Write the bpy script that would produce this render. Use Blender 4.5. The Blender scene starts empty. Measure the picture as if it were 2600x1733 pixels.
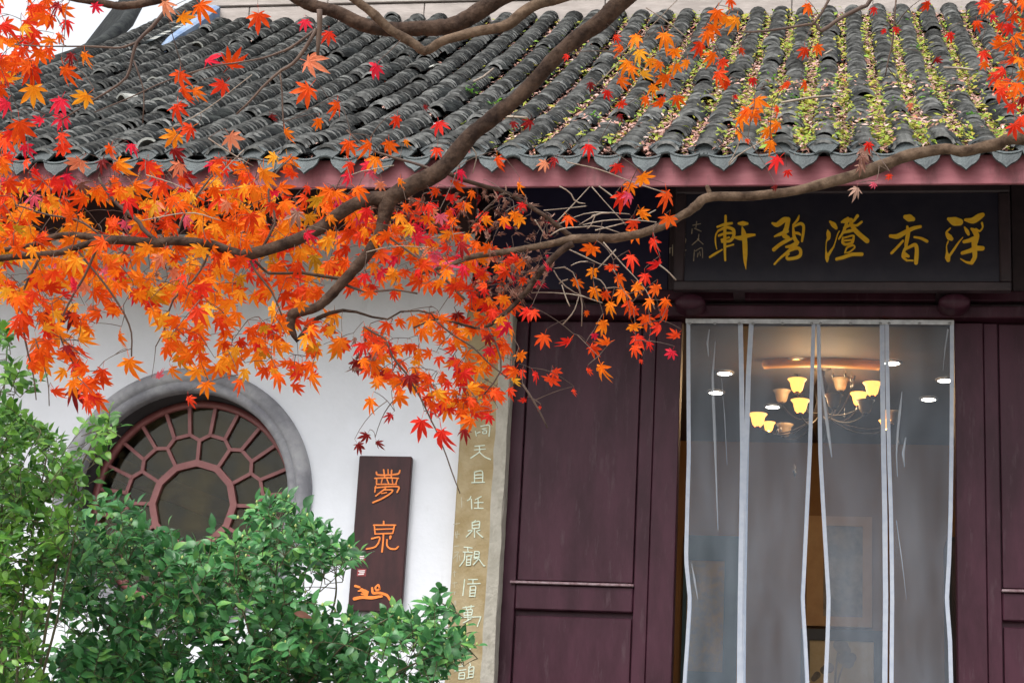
import bpy, bmesh, math, random
import numpy as np
from mathutils import Vector, Matrix
random.seed(11); RNG = np.random.default_rng(11)
SC = bpy.context.scene
COL = SC.collection
# ------------------------------------------------------------------ camera
FPX = 4800.0                                  # focal length in pixels of the 2600 px wide photograph
YAW, PITCH, ROLL = math.radians(10.0), math.radians(15.6), math.radians(3.15)
CAM = np.array([0.0, 0.0, 1.6])
FW = np.array([-math.sin(YAW)*math.cos(PITCH), math.cos(YAW)*math.cos(PITCH), math.sin(PITCH)])
_r0 = np.array([math.cos(YAW), math.sin(YAW), 0.0]); _u0 = np.cross(_r0, FW)
RT = math.cos(ROLL)*_r0 + math.sin(ROLL)*_u0
UP = -math.sin(ROLL)*_r0 + math.cos(ROLL)*_u0
cam = bpy.data.cameras.new('camera'); cam.sensor_width = 36.0; cam.lens = FPX/2600*36
cam.clip_start = 0.1; cam.clip_end = 2000
camo = bpy.data.objects.new('camera', cam); COL.objects.link(camo)
camo.matrix_world = Matrix(((RT[0], UP[0], -FW[0], CAM[0]), (RT[1], UP[1], -FW[1], CAM[1]), (RT[2], UP[2], -FW[2], CAM[2]), (0, 0, 0, 1)))
SC.camera = camo
# ------------------------------------------------------------------ sky, sun, exposure (overcast)
SUN_EL, SUN_AZ = math.radians(52), math.radians(205)
W = bpy.data.worlds.new('World'); SC.world = W; W.use_nodes = True
nt = W.node_tree; nt.nodes.clear()
sky = nt.nodes.new('ShaderNodeTexSky'); sky.sky_type = 'NISHITA'; sky.sun_disc = False
sky.sun_elevation = SUN_EL; sky.sun_rotation = SUN_AZ; sky.dust_density = 4.0; sky.air_density = 1.3
hs = nt.nodes.new('ShaderNodeHueSaturation'); hs.inputs['Saturation'].default_value = 0.2
bg = nt.nodes.new('ShaderNodeBackground'); bg.inputs['Strength'].default_value = 0.15
wo = nt.nodes.new('ShaderNodeOutputWorld')
nt.links.new(sky.outputs[0], hs.inputs['Color']); nt.links.new(hs.outputs[0], bg.inputs['Color']); nt.links.new(bg.outputs[0], wo.inputs['Surface'])
sun = bpy.data.lights.new('sun', 'SUN'); sun.energy = 0.7; sun.angle = math.radians(24); sun.color = (1.0, 0.96, 0.9)
suno = bpy.data.objects.new('sun', sun); COL.objects.link(suno)
_az = SUN_AZ
sd = Vector((math.sin(_az)*math.cos(SUN_EL), math.cos(_az)*math.cos(SUN_EL), math.sin(SUN_EL)))
suno.rotation_euler = sd.to_track_quat('Z', 'Y').to_euler(); suno.location = (0, -5, 20)
vs = SC.view_settings; vs.view_transform = 'Standard'; vs.look = 'None'; vs.gamma = 1.0; vs.use_curve_mapping = False
vs.exposure = 1.15
SC.cycles.max_bounces = 7; SC.cycles.transparent_max_bounces = 12; SC.cycles.caustics_reflective = False; SC.cycles.caustics_refractive = False
# ------------------------------------------------------------------ measuring helpers
def ray(px, py): return FW + RT*((px-1300)/FPX) + UP*((866.5-py)/FPX)
def PY(px, py, Y):
    d = ray(px, py); return CAM + d*(Y/d[1])
def PZ(px, py, Z):
    d = ray(px, py); return CAM + d*((Z-CAM[2])/d[2])
def PD(px, py, z): return CAM + ray(px, py)*z
def PROJ(p):
    v = np.asarray(p)-CAM; z = v@FW
    return 1300+FPX*(v@RT)/z, 866.5-FPX*(v@UP)/z, z
# ------------------------------------------------------------------ mesh helpers
class MB:
    def __init__(s): s.v = []; s.f = []; s.m = []; s.sm = []
    def add(s, verts, faces, mi=0, smooth=False):
        b = len(s.v); s.v.extend([tuple(map(float, q)) for q in verts])
        for f in faces: s.f.append(tuple(b+i for i in f)); s.m.append(mi); s.sm.append(smooth)
    def box(s, x0, x1, y0, y1, z0, z1, mi=0, bev=0.0):
        if bev <= 0:
            v = [(x, y, z) for z in (z0, z1) for y in (y0, y1) for x in (x0, x1)]
            s.add(v, [(0, 2, 3, 1), (4, 5, 7, 6), (0, 1, 5, 4), (2, 6, 7, 3), (0, 4, 6, 2), (1, 3, 7, 5)], mi)
        else:
            bm = bmesh.new(); r = bmesh.ops.create_cube(bm, size=1)
            for q in bm.verts: q.co = Vector(((x0+x1)/2+q.co.x*(x1-x0), (y0+y1)/2+q.co.y*(y1-y0), (z0+z1)/2+q.co.z*(z1-z0)))
            bmesh.ops.bevel(bm, geom=bm.edges[:], offset=bev, segments=1, affect='EDGES')
            bm.verts.index_update()
            s.add([q.co[:] for q in bm.verts], [[q.index for q in f.verts] for f in bm.faces], mi); bm.free()
    def quad(s, a, b, c, d, mi=0): s.add([a, b, c, d], [(0, 1, 2, 3)], mi)
    def tube(s, pts, rad, n=8, mi=0, jitter=0.0, caps=True):
        pts = np.asarray(pts, float); k = len(pts); rad = np.broadcast_to(np.asarray(rad, float), (k,))
        t = np.gradient(pts, axis=0); t /= np.linalg.norm(t, axis=1)[:, None]+1e-9
        u = np.cross(t[0], [0.13, 0.31, 0.94]); u /= np.linalg.norm(u)+1e-9
        vs_ = []
        for i in range(k):
            u = u - t[i]*(u@t[i]); u /= np.linalg.norm(u)+1e-9; w = np.cross(t[i], u)
            for j in range(n):
                a = 2*math.pi*j/n; r = rad[i]*(1+(random.uniform(-jitter, jitter) if jitter else 0))
                vs_.append(pts[i]+(u*math.cos(a)+w*math.sin(a))*r)
        fs = [(i*n+j, i*n+(j+1) % n, (i+1)*n+(j+1) % n, (i+1)*n+j) for i in range(k-1) for j in range(n)]
        if caps: fs += [tuple(range(n-1, -1, -1)), tuple((k-1)*n+j for j in range(n))]
        s.add(vs_, fs, mi, True)
    def lathe(s, prof, c, n=20, mi=0, axis='z', closed=False):
        c = np.asarray(c, float); vs_ = []
        for (r, h) in prof:
            for j in range(n):
                a = 2*math.pi*j/n
                if axis == 'z': vs_.append(c+np.array([r*math.cos(a), r*math.sin(a), h]))
                else: vs_.append(c+np.array([r*math.cos(a), h, r*math.sin(a)]))
        k = len(prof); rng = range(k if closed else k-1)
        s.add(vs_, [(i*n+j, i*n+(j+1) % n, ((i+1) % k)*n+(j+1) % n, ((i+1) % k)*n+j) for i in rng for j in range(n)], mi, True)
    def bar(s, a, b, w, y0, y1, mi=0):
        """a straight bar in a facade plane between (x,z) points a and b, w wide, from y0 to y1 deep"""
        a = np.array(a, float); b = np.array(b, float); d = (b-a)/np.linalg.norm(b-a); p = np.array([-d[1], d[0]])*w/2
        c = [a-p, b-p, b+p, a+p]
        v = [(q[0], y0, q[1]) for q in c]+[(q[0], y1, q[1]) for q in c]
        s.add(v, [(0, 1, 2, 3), (7, 6, 5, 4), (0, 4, 5, 1), (1, 5, 6, 2), (2, 6, 7, 3), (3, 7, 4, 0)], mi)
    def mesh(s, name, mats):
        me = bpy.data.meshes.new(name); me.from_pydata(s.v, [], s.f)
        for m in (mats if isinstance(mats, (list, tuple)) else [mats]): me.materials.append(m)
        me.polygons.foreach_set('material_index', s.m); me.polygons.foreach_set('use_smooth', s.sm); me.update()
        return me
    def build(s, name, mats, parent=None, **kw): return link(name, s.mesh(name, mats), parent, **kw)
def base_of(o):
    p = np.zeros(3)
    while o is not None: p = p+np.array(o.location); o = o.parent
    return p
def link(name, me, parent=None, **kw):
    o = bpy.data.objects.new(name, me); COL.objects.link(o)
    if parent is not None:
        o.parent = parent; o.location = Vector(-base_of(parent))
    for k, v in kw.items(): o[k] = v
    return o
def thing(name, label, cat, loc, group=None):
    o = bpy.data.objects.new(name, None); COL.objects.link(o); o.location = Vector(loc); o.empty_display_size = 0.1
    o['label'] = label; o['category'] = cat
    if group: o['group'] = group
    return o
def tag(o, label, cat, group=None):
    o['label'] = label; o['category'] = cat
    if group: o['group'] = group
    return o
# ------------------------------------------------------------------ materials
def mat(name, col, rough=0.6, noise=None, scale=6.0, spec=0.5, bump=0.0, bscale=40.0, stretch=None, metal=0.0, island=0.0, detail=6, lo=0.38, hi=0.62, emis=None, estr=0.0, wear=None, wscale=3.0, wstretch=(9, 1, 0.7), wpos=0.60):
    m = bpy.data.materials.new(name); m.use_nodes = True; n = m.node_tree; b = n.nodes['Principled BSDF']
    b.inputs['Roughness'].default_value = rough; b.inputs['Metallic'].default_value = metal
    b.inputs['Specular IOR Level'].default_value = spec
    b.inputs['Base Color'].default_value = (*col, 1)
    out = None
    tc = n.nodes.new('ShaderNodeTexCoord'); mp = n.nodes.new('ShaderNodeMapping')
    n.links.new(tc.outputs['Object'], mp.inputs['Vector'])
    if stretch: mp.inputs['Scale'].default_value = stretch
    if noise is not None:
        t = n.nodes.new('ShaderNodeTexNoise'); t.inputs['Scale'].default_value = scale; t.inputs['Detail'].default_value = detail; t.inputs['Roughness'].default_value = 0.65
        r = n.nodes.new('ShaderNodeValToRGB'); r.color_ramp.elements[0].position = lo; r.color_ramp.elements[1].position = hi
        r.color_ramp.elements[0].color = (*col, 1); r.color_ramp.elements[1].color = (*noise, 1)
        n.links.new(mp.outputs[0], t.inputs['Vector']); n.links.new(t.outputs['Fac'], r.inputs['Fac']); out = r.outputs[0]
    if wear:
        mp2 = n.nodes.new('ShaderNodeMapping'); mp2.inputs['Scale'].default_value = wstretch; n.links.new(tc.outputs['Object'], mp2.inputs['Vector'])
        t3 = n.nodes.new('ShaderNodeTexNoise'); t3.inputs['Scale'].default_value = wscale; t3.inputs['Detail'].default_value = 8; t3.inputs['Roughness'].default_value = 0.7
        r3 = n.nodes.new('ShaderNodeValToRGB'); r3.color_ramp.elements[0].position = wpos; r3.color_ramp.elements[1].position = wpos+.16
        mw = n.nodes.new('ShaderNodeMix'); mw.data_type = 'RGBA'; mw.inputs[7].default_value = (*wear, 1)
        n.links.new(mp2.outputs[0], t3.inputs['Vector']); n.links.new(t3.outputs['Fac'], r3.inputs['Fac']); n.links.new(r3.outputs[0], mw.inputs[0])
        if out is not None: n.links.new(out, mw.inputs[6])
        else: mw.inputs[6].default_value = (*col, 1)
        out = mw.outputs[2]
    if island > 0:
        g = n.nodes.new('ShaderNodeNewGeometry'); oi = n.nodes.new('ShaderNodeObjectInfo'); ad = n.nodes.new('ShaderNodeMath'); ad.operation = 'ADD'
        n.links.new(g.outputs['Random Per Island'], ad.inputs[0]); n.links.new(oi.outputs['Random'], ad.inputs[1])
        fr = n.nodes.new('ShaderNodeMath'); fr.operation = 'FRACT'; n.links.new(ad.outputs[0], fr.inputs[0])
        h = n.nodes.new('ShaderNodeHueSaturation'); mr = n.nodes.new('ShaderNodeMapRange'); mr.inputs['To Min'].default_value = 1-island; mr.inputs['To Max'].default_value = 1+island
        n.links.new(fr.outputs[0], mr.inputs['Value']); n.links.new(mr.outputs[0], h.inputs['Value'])
        if out is not None: n.links.new(out, h.inputs['Color'])
        else: h.inputs['Color'].default_value = (*col, 1)
        out = h.outputs[0]
    if out is not None: n.links.new(out, b.inputs['Base Color'])
    if bump > 0:
        t2 = n.nodes.new('ShaderNodeTexNoise'); t2.inputs['Scale'].default_value = bscale; t2.inputs['Detail'].default_value = 5
        bp = n.nodes.new('ShaderNodeBump'); bp.inputs['Strength'].default_value = bump; bp.inputs['Distance'].default_value = 0.01
        n.links.new(mp.outputs[0], t2.inputs['Vector']); n.links.new(t2.outputs['Fac'], bp.inputs['Height']); n.links.new(bp.outputs[0], b.inputs['Normal'])
    if emis: b.inputs['Emission Color'].default_value = (*emis, 1); b.inputs['Emission Strength'].default_value = estr
    return m
def leaf_mat(name, stops, rough=0.6, trans=0.38, spec=0.14, veinscale=0.0):
    """leaf colour drawn per leaf from a ramp, with a soft blotch and a translucent share"""
    m = bpy.data.materials.new(name); m.use_nodes = True; n = m.node_tree; b = n.nodes['Principled BSDF']
    g = n.nodes.new('ShaderNodeNewGeometry'); oi = n.nodes.new('ShaderNodeObjectInfo'); ad = n.nodes.new('ShaderNodeMath'); ad.operation = 'ADD'
    n.links.new(g.outputs['Random Per Island'], ad.inputs[0]); n.links.new(oi.outputs['Random'], ad.inputs[1])
    fr = n.nodes.new('ShaderNodeMath'); fr.operation = 'FRACT'; n.links.new(ad.outputs[0], fr.inputs[0])
    tc = n.nodes.new('ShaderNodeNewGeometry'); t = n.nodes.new('ShaderNodeTexNoise'); t.inputs['Scale'].default_value = 26; t.inputs['Detail'].default_value = 3
    n.links.new(tc.outputs['Position'], t.inputs['Vector'])
    mx = n.nodes.new('ShaderNodeMath'); mx.operation = 'MULTIPLY_ADD'; mx.inputs[1].default_value = 1.1; mx.inputs[2].default_value = -0.55
    n.links.new(t.outputs['Fac'], mx.inputs[0]); a2 = n.nodes.new('ShaderNodeMath'); a2.operation = 'ADD'
    n.links.new(fr.outputs[0], a2.inputs[0]); n.links.new(mx.outputs[0], a2.inputs[1])
    r = n.nodes.new('ShaderNodeValToRGB')
    el = r.color_ramp.elements
    for i, (p, c) in enumerate(stops):
        e = el[i] if i < 2 else el.new(p)
        e.position = p; e.color = (*c, 1)
    n.links.new(a2.outputs[0], r.inputs['Fac']); n.links.new(r.outputs[0], b.inputs['Base Color'])
    b.inputs['Roughness'].default_value = rough; b.inputs['Specular IOR Level'].default_value = spec
    if trans > 0:
        tr = n.nodes.new('ShaderNodeBsdfTranslucent'); n.links.new(r.outputs[0], tr.inputs['Color'])
        ms = n.nodes.new('ShaderNodeMixShader'); ms.inputs[0].default_value = trans
        n.links.new(b.outputs[0], ms.inputs[1]); n.links.new(tr.outputs[0], ms.inputs[2]); n.links.new(ms.outputs[0], n.nodes['Material Output'].inputs['Surface'])
    return m
M = {}
M['tile'] = mat('roof tile grey', (0.006, 0.007, 0.008), 0.75, (0.026, 0.029, 0.027), 9, spec=0.12, bump=0.6, bscale=60, island=0.6)
M['tile_pale'] = mat('tile underside pale grey', (0.24, 0.25, 0.23), 0.8, (0.36, 0.36, 0.33), 12, island=0.15)
M['tile_edge'] = mat('tile worn edge', (0.03, 0.032, 0.032), 0.45, (0.24, 0.245, 0.24), 14, island=0.6)  # worn edges, with bright wet highlights painted into their colour
M['eave_tile'] = mat('eave tile slate blue', (0.022, 0.030, 0.034), 0.6, (0.055, 0.070, 0.073), 14, bump=0.5, bscale=70, island=0.25)
M['ridge'] = mat('ridge plaster warm grey', (0.29, 0.255, 0.235), 0.85, (0.40, 0.355, 0.33), 5, bump=0.25, bscale=30, stretch=(0.6, 1, 2.5))
M['ridge_blue'] = mat('ridge plaster blue grey', (0.13, 0.20, 0.33), 0.8, (0.23, 0.30, 0.42), 6, bump=0.2, bscale=25)
M['mauve'] = mat('fascia faded mauve paint', (0.20, 0.056, 0.070), 0.65, (0.29, 0.105, 0.122), 4, stretch=(0.7, 1, 3), spec=0.3, wear=(0.13, 0.05, 0.055), wscale=2.5, wstretch=(4, 1, 1.5), wpos=.54)
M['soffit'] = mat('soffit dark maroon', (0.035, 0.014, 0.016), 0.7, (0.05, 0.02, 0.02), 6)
M['wood'] = mat('door wood maroon lacquer', (0.030, 0.0075, 0.0145), 0.44, (0.052, 0.015, 0.027), 4, spec=0.20, wear=(0.066, 0.034, 0.044), wscale=4.0, wstretch=(5, 1, 0.9), wpos=.56, bump=0.12, bscale=18, stretch=(1.6, 1, 0.5))
M['wood_line'] = mat('worn moulding edge', (0.30, 0.22, 0.24), 0.5, (0.13, 0.06, 0.07), 30)  # pale colour paints the sky highlight along the ledge mouldings
M['wood_dark'] = mat('lintel wood near black', (0.026, 0.017, 0.021), 0.5, (0.045, 0.028, 0.034), 7)
M['board_navy'] = mat('signboard blue black lacquer', (0.016, 0.016, 0.030), 0.45, (0.026, 0.024, 0.038), 9)
M['transom'] = mat('transom blue black lacquer', (0.014, 0.012, 0.040), 0.45, (0.022, 0.018, 0.052), 7)  # blue violet cast of lens flare is painted into this colour
M['gold'] = mat('gilt lettering', (0.97, 0.53, 0.022), 0.5, (0.98, 0.62, 0.05), 30, bump=0.3, bscale=70)
M['dimgold'] = mat('worn faint lettering', (0.42, 0.35, 0.25), 0.7, (0.25, 0.21, 0.16), 60)
M['plaque'] = mat('plaque dark red lacquer', (0.030, 0.008, 0.010), 0.5, (0.052, 0.014, 0.016), 8, spec=0.3, bump=0.08, bscale=20, stretch=(2, 1, 0.6))
M['orange_paint'] = mat('orange lettering paint', (0.90, 0.25, 0.03), 0.5, (0.80, 0.19, 0.02), 30)
M['seal_red'] = mat('seal red', (0.30, 0.02, 0.025), 0.5, (0.2, 0.015, 0.02), 40)
M['white_ink'] = mat('white paint marks', (0.75, 0.72, 0.72), 0.6)
M['stone'] = mat('inscribed tan stone', (0.27, 0.20, 0.095), 0.8, (0.35, 0.28, 0.165), 7, bump=0.4, bscale=55)
M['stone_edge'] = mat('stone edge grey', (0.36, 0.335, 0.28), 0.85, (0.46, 0.43, 0.37), 12, bump=0.5, bscale=45)
M['jade'] = mat('pale green inscription paint', (0.50, 0.58, 0.47), 0.7, (0.62, 0.68, 0.58), 40)
M['jade_dim'] = mat('faded inscription', (0.38, 0.34, 0.25), 0.8, (0.44, 0.42, 0.33), 40)
M['white'] = mat('white plaster', (0.78, 0.80, 0.86), 0.85, (0.72, 0.74, 0.79), 2.2, bump=0.2, bscale=25, wear=(0.54, 0.55, 0.57), wscale=2.2, wstretch=(3, 1, .5), wpos=.60)
M['ringstone'] = mat('window ring grey stone', (0.20, 0.20, 0.225), 0.75, (0.36, 0.36, 0.38), 5, bump=0.3, bscale=60)
M['reveal'] = mat('window reveal grey plaster', (0.032, 0.031, 0.036), 0.85, (0.05, 0.049, 0.055), 6)  # near black colour stands in for the shade inside the reveal
M['lattice'] = mat('lattice red brown paint', (0.22, 0.066, 0.066), 0.5, (0.28, 0.098, 0.094), 12)
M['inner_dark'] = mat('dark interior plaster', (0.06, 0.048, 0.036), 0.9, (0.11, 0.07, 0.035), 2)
M['amber_panel'] = mat('amber timber', (0.66, 0.29, 0.05), 0.5, (0.46, 0.18, 0.03), 6, stretch=(0.5, 1, 3))
M['roomwall'] = mat('tan interior wall', (0.28, 0.15, 0.062), 0.8, (0.24, 0.125, 0.052), 2)
M['roomceil'] = mat('dark ceiling', (0.072, 0.062, 0.060), 0.7, (0.09, 0.075, 0.07), 3)
M['roomfloor'] = mat('interior floor', (0.12, 0.08, 0.05), 0.5, (0.15, 0.10, 0.06), 5)
M['brass'] = mat('dark bronze', (0.022, 0.014, 0.010), 0.5, metal=0.3)
M['gilt_band'] = mat('gilt cornice', (0.42, 0.22, 0.05), 0.5, (0.36, 0.18, 0.04), 8)
M['tape'] = mat('pale blue white binding tape', (0.31, 0.345, 0.42), 0.5, (0.37, 0.40, 0.46), 20)
M['rail'] = mat('curtain rail steel', (0.42, 0.42, 0.42), 0.4, (0.3, 0.3, 0.3), 30, metal=0.4)
M['rivet'] = mat('rivet', (0.3, 0.3, 0.3), 0.3, metal=0.8)
M['frame_black'] = mat('black picture frame', (0.02, 0.02, 0.025), 0.4)
M['frame_teal'] = mat('teal scroll mount', (0.035, 0.09, 0.13), 0.6, (0.05, 0.12, 0.16), 8)
M['paper'] = mat('aged painting paper', (0.52, 0.42, 0.25), 0.8, (0.62, 0.53, 0.36), 5)
M['scroll'] = mat('scroll silk mount', (0.50, 0.32, 0.17), 0.8, (0.44, 0.27, 0.14), 9)
M['inkwash'] = mat('ink wash', (0.13, 0.13, 0.14), 0.8, (0.33, 0.30, 0.27), 7)
M['inkwash2'] = mat('ochre wash', (0.40, 0.26, 0.09), 0.8, (0.20, 0.20, 0.17), 6)
M['shade_off'] = mat('unlit cream glass shade', (0.34, 0.25, 0.15), 0.4)
M['bark'] = mat('maple bark brown', (0.020, 0.011, 0.008), 0.9, (0.105, 0.066, 0.046), 26, spec=0.2, bump=0.7, bscale=60, lo=0.35, hi=0.72)
M['bark_pale'] = mat('maple bark pale', (0.040, 0.024, 0.015), 0.9, (0.17, 0.115, 0.078), 26, spec=0.2, bump=0.6, bscale=60, lo=0.35, hi=0.7)
M['twig'] = mat('twig brown', (0.062, 0.036, 0.028), 0.75, (0.11, 0.07, 0.05), 12)
M['twig_pale'] = mat('twig pale', (0.34, 0.28, 0.22), 0.7, (0.22, 0.16, 0.12), 14)
M['ground'] = mat('earth and leaf mould', (0.19, 0.17, 0.14), 0.9, (0.27, 0.245, 0.21), 3, bump=0.5, bscale=8)  # unseen ground, colour raised to bounce light up under the eave
M['paving'] = mat('terrace stone', (0.17, 0.16, 0.145), 0.85, (0.22, 0.21, 0.19), 4)
M['stem'] = mat('shrub stem', (0.07, 0.06, 0.03), 0.8, (0.10, 0.09, 0.045), 20)
M['bud'] = mat('pale green bud', (0.42, 0.48, 0.16), 0.5, (0.34, 0.42, 0.12), 40)
# maple leaf colours (the leaf's own colour)
M['L_or'] = leaf_mat('maple leaf orange', [(0.0, (0.60, 0.036, 0.006)), (0.3, (0.78, 0.092, 0.006)), (0.65, (0.86, 0.150, 0.007)), (1.0, (0.90, 0.25, 0.010))])
M['L_am'] = leaf_mat('maple leaf amber', [(0.0, (0.84, 0.17, 0.010)), (0.5, (0.89, 0.30, 0.014)), (1.0, (0.88, 0.43, 0.03))])
M['L_ro'] = leaf_mat('maple leaf red orange', [(0.0, (0.66, 0.022, 0.012)), (0.5, (0.82, 0.075, 0.014)), (1.0, (0.88, 0.15, 0.014))])
M['L_r'] = leaf_mat('maple leaf red', [(0.0, (0.64, 0.016, 0.016)), (0.5, (0.78, 0.038, 0.018)), (1.0, (0.82, 0.07, 0.02))])
M['L_cr'] = leaf_mat('maple leaf crimson', [(0.0, (0.62, 0.012, 0.045)), (1.0, (0.78, 0.03, 0.06))])
M['L_dr'] = leaf_mat('maple leaf dark red', [(0.0, (0.14, 0.010, 0.010)), (1.0, (0.32, 0.014, 0.014))], trans=0.25)
M['L_pk'] = leaf_mat('maple leaf pink', [(0.0, (0.66, 0.06, 0.13)), (1.0, (0.76, 0.15, 0.20))])
M['L_sal'] = leaf_mat('maple leaf salmon', [(0.0, (0.70, 0.20, 0.10)), (1.0, (0.78, 0.30, 0.16))])
M['L_br'] = leaf_mat('withered leaf brown', [(0.0, (0.13, 0.055, 0.04)), (0.6, (0.24, 0.12, 0.09)), (1.0, (0.36, 0.22, 0.17))], trans=0.15)
M['L_ol'] = leaf_mat('maple leaf olive', [(0.0, (0.46, 0.26, 0.015)), (1.0, (0.62, 0.26, 0.012))])
M['camellia'] = leaf_mat('camellia leaf', [(0.0, (0.016, 0.082, 0.022)), (0.4, (0.045, 0.175, 0.050)), (0.75, (0.088, 0.27, 0.088)), (1.0, (0.17, 0.37, 0.085))], rough=0.36, trans=0.25, spec=0.42)
M['shrubleaf'] = leaf_mat('broad leaf yellow green', [(0.0, (0.025, 0.095, 0.014)), (0.5, (0.075, 0.205, 0.026)), (1.0, (0.17, 0.34, 0.045))], rough=0.38, trans=0.3, spec=0.35)
M['litter'] = leaf_mat('fallen leaf litter', [(0.0, (0.11, 0.05, 0.04)), (0.35, (0.30, 0.15, 0.115)), (0.7, (0.48, 0.28, 0.235)), (1.0, (0.60, 0.44, 0.39))], trans=0.0, rough=0.8)
M['litter_or'] = leaf_mat('fallen orange leaf', [(0.0, (0.45, 0.12, 0.07)), (1.0, (0.70, 0.26, 0.15))], trans=0.0, rough=0.8)
M['weed'] = leaf_mat('roof weed leaf', [(0.0, (0.13, 0.20, 0.03)), (0.4, (0.30, 0.33, 0.045)), (0.7, (0.42, 0.34, 0.06)), (1.0, (0.20, 0.36, 0.05))], trans=0.2, rough=0.6)
M['weed_green'] = leaf_mat('bright green roof weed', [(0.0, (0.10, 0.33, 0.03)), (1.0, (0.22, 0.52, 0.05))], trans=0.25, rough=0.5)
def glow(name, col, strength):
    m = bpy.data.materials.new(name); m.use_nodes = True; n = m.node_tree; b = n.nodes['Principled BSDF']
    b.inputs['Base Color'].default_value = (*col, 1); b.inputs['Emission Color'].default_value = (*col, 1); b.inputs['Emission Strength'].default_value = strength
    return m
M['lamp_white'] = glow('lit downlight', (1.0, 0.93, 0.78), 22.0)
M['shade_lit'] = glow('lit glass shade', (1.0, 0.45, 0.09), 1.25)
M['bulb'] = glow('lit bulb', (1.0, 0.78, 0.40), 9.0)
def film():
    m = bpy.data.materials.new('clear plastic film'); m.use_nodes = True; n = m.node_tree; n.nodes.clear()
    out = n.nodes.new('ShaderNodeOutputMaterial'); tr = n.nodes.new('ShaderNodeBsdfTransparent'); tr.inputs[0].default_value = (0.90, 0.92, 0.95, 1)
    df = n.nodes.new('ShaderNodeBsdfPrincipled'); df.inputs['Base Color'].default_value = (0.29, 0.345, 0.42, 1); df.inputs['Roughness'].default_value = 0.16
    tc = n.nodes.new('ShaderNodeTexCoord'); mp = n.nodes.new('ShaderNodeMapping'); mp.inputs['Scale'].default_value = (3.5, 1, 0.8)
    nz = n.nodes.new('ShaderNodeTexNoise'); nz.inputs['Scale'].default_value = 2.0; nz.inputs['Detail'].default_value = 5
    mr = n.nodes.new('ShaderNodeMapRange'); mr.inputs['From Min'].default_value = 0.3; mr.inputs['From Max'].default_value = 0.75; mr.inputs['To Min'].default_value = 0.14; mr.inputs['To Max'].default_value = 0.31
    mx = n.nodes.new('ShaderNodeMixShader')
    bp = n.nodes.new('ShaderNodeBump'); bp.inputs['Strength'].default_value = 0.12; bp.inputs['Distance'].default_value = 0.02
    n.links.new(tc.outputs['Object'], mp.inputs['Vector']); n.links.new(mp.outputs[0], nz.inputs['Vector']); n.links.new(nz.outputs['Fac'], mr.inputs['Value'])
    n.links.new(nz.outputs['Fac'], bp.inputs['Height']); n.links.new(bp.outputs[0], df.inputs['Normal'])
    n.links.new(mr.outputs[0], mx.inputs[0]); n.links.new(tr.outputs[0], mx.inputs[1]); n.links.new(df.outputs[0], mx.inputs[2]); n.links.new(mx.outputs[0], out.inputs['Surface'])
    return m
M['film'] = film()
M['film_crease'] = film(); M['film_crease'].node_tree.nodes['Map Range'].inputs['To Min'].default_value = .35; M['film_crease'].node_tree.nodes['Map Range'].inputs['To Max'].default_value = .6  # paler, denser film that paints glints on the folds
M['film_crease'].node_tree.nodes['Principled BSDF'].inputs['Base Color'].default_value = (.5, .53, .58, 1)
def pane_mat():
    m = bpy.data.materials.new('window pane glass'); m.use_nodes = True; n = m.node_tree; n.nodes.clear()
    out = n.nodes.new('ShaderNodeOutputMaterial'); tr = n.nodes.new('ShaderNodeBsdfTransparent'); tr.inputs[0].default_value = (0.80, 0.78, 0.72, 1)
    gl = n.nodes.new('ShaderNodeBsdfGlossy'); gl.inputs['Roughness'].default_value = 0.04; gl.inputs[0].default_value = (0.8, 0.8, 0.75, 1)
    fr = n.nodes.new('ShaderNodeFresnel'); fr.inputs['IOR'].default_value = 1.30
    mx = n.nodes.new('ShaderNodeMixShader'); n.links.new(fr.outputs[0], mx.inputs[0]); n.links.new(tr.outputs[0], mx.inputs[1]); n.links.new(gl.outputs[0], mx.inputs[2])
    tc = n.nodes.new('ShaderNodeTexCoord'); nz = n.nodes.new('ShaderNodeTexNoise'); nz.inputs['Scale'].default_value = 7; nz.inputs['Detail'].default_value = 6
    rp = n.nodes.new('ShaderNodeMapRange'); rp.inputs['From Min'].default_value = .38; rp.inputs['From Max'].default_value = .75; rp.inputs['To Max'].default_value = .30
    df = n.nodes.new('ShaderNodeBsdfDiffuse'); df.inputs[0].default_value = (0.16, 0.13, 0.07, 1); m2 = n.nodes.new('ShaderNodeMixShader')  # brown mottling painted on the glass in place of garden reflections
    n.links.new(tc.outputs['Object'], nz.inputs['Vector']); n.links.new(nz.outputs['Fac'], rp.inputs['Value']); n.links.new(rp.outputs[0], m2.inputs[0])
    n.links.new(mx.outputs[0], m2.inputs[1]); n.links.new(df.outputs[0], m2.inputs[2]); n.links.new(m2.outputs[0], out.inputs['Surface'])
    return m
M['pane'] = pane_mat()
# ================================================================== GROUND
YE, YF = 8.7, 10.0
g = MB(); g.quad((-300, -300, 0), (300, -300, 0), (300, 300, 0), (-300, 300, 0)); g.build('ground', M['ground'], kind='structure')
g = MB(); g.box(-14, 12, 7.2, 24, 0.004, 2.1, bev=0.03); g.build('terrace', M['paving'], kind='structure')
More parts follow.
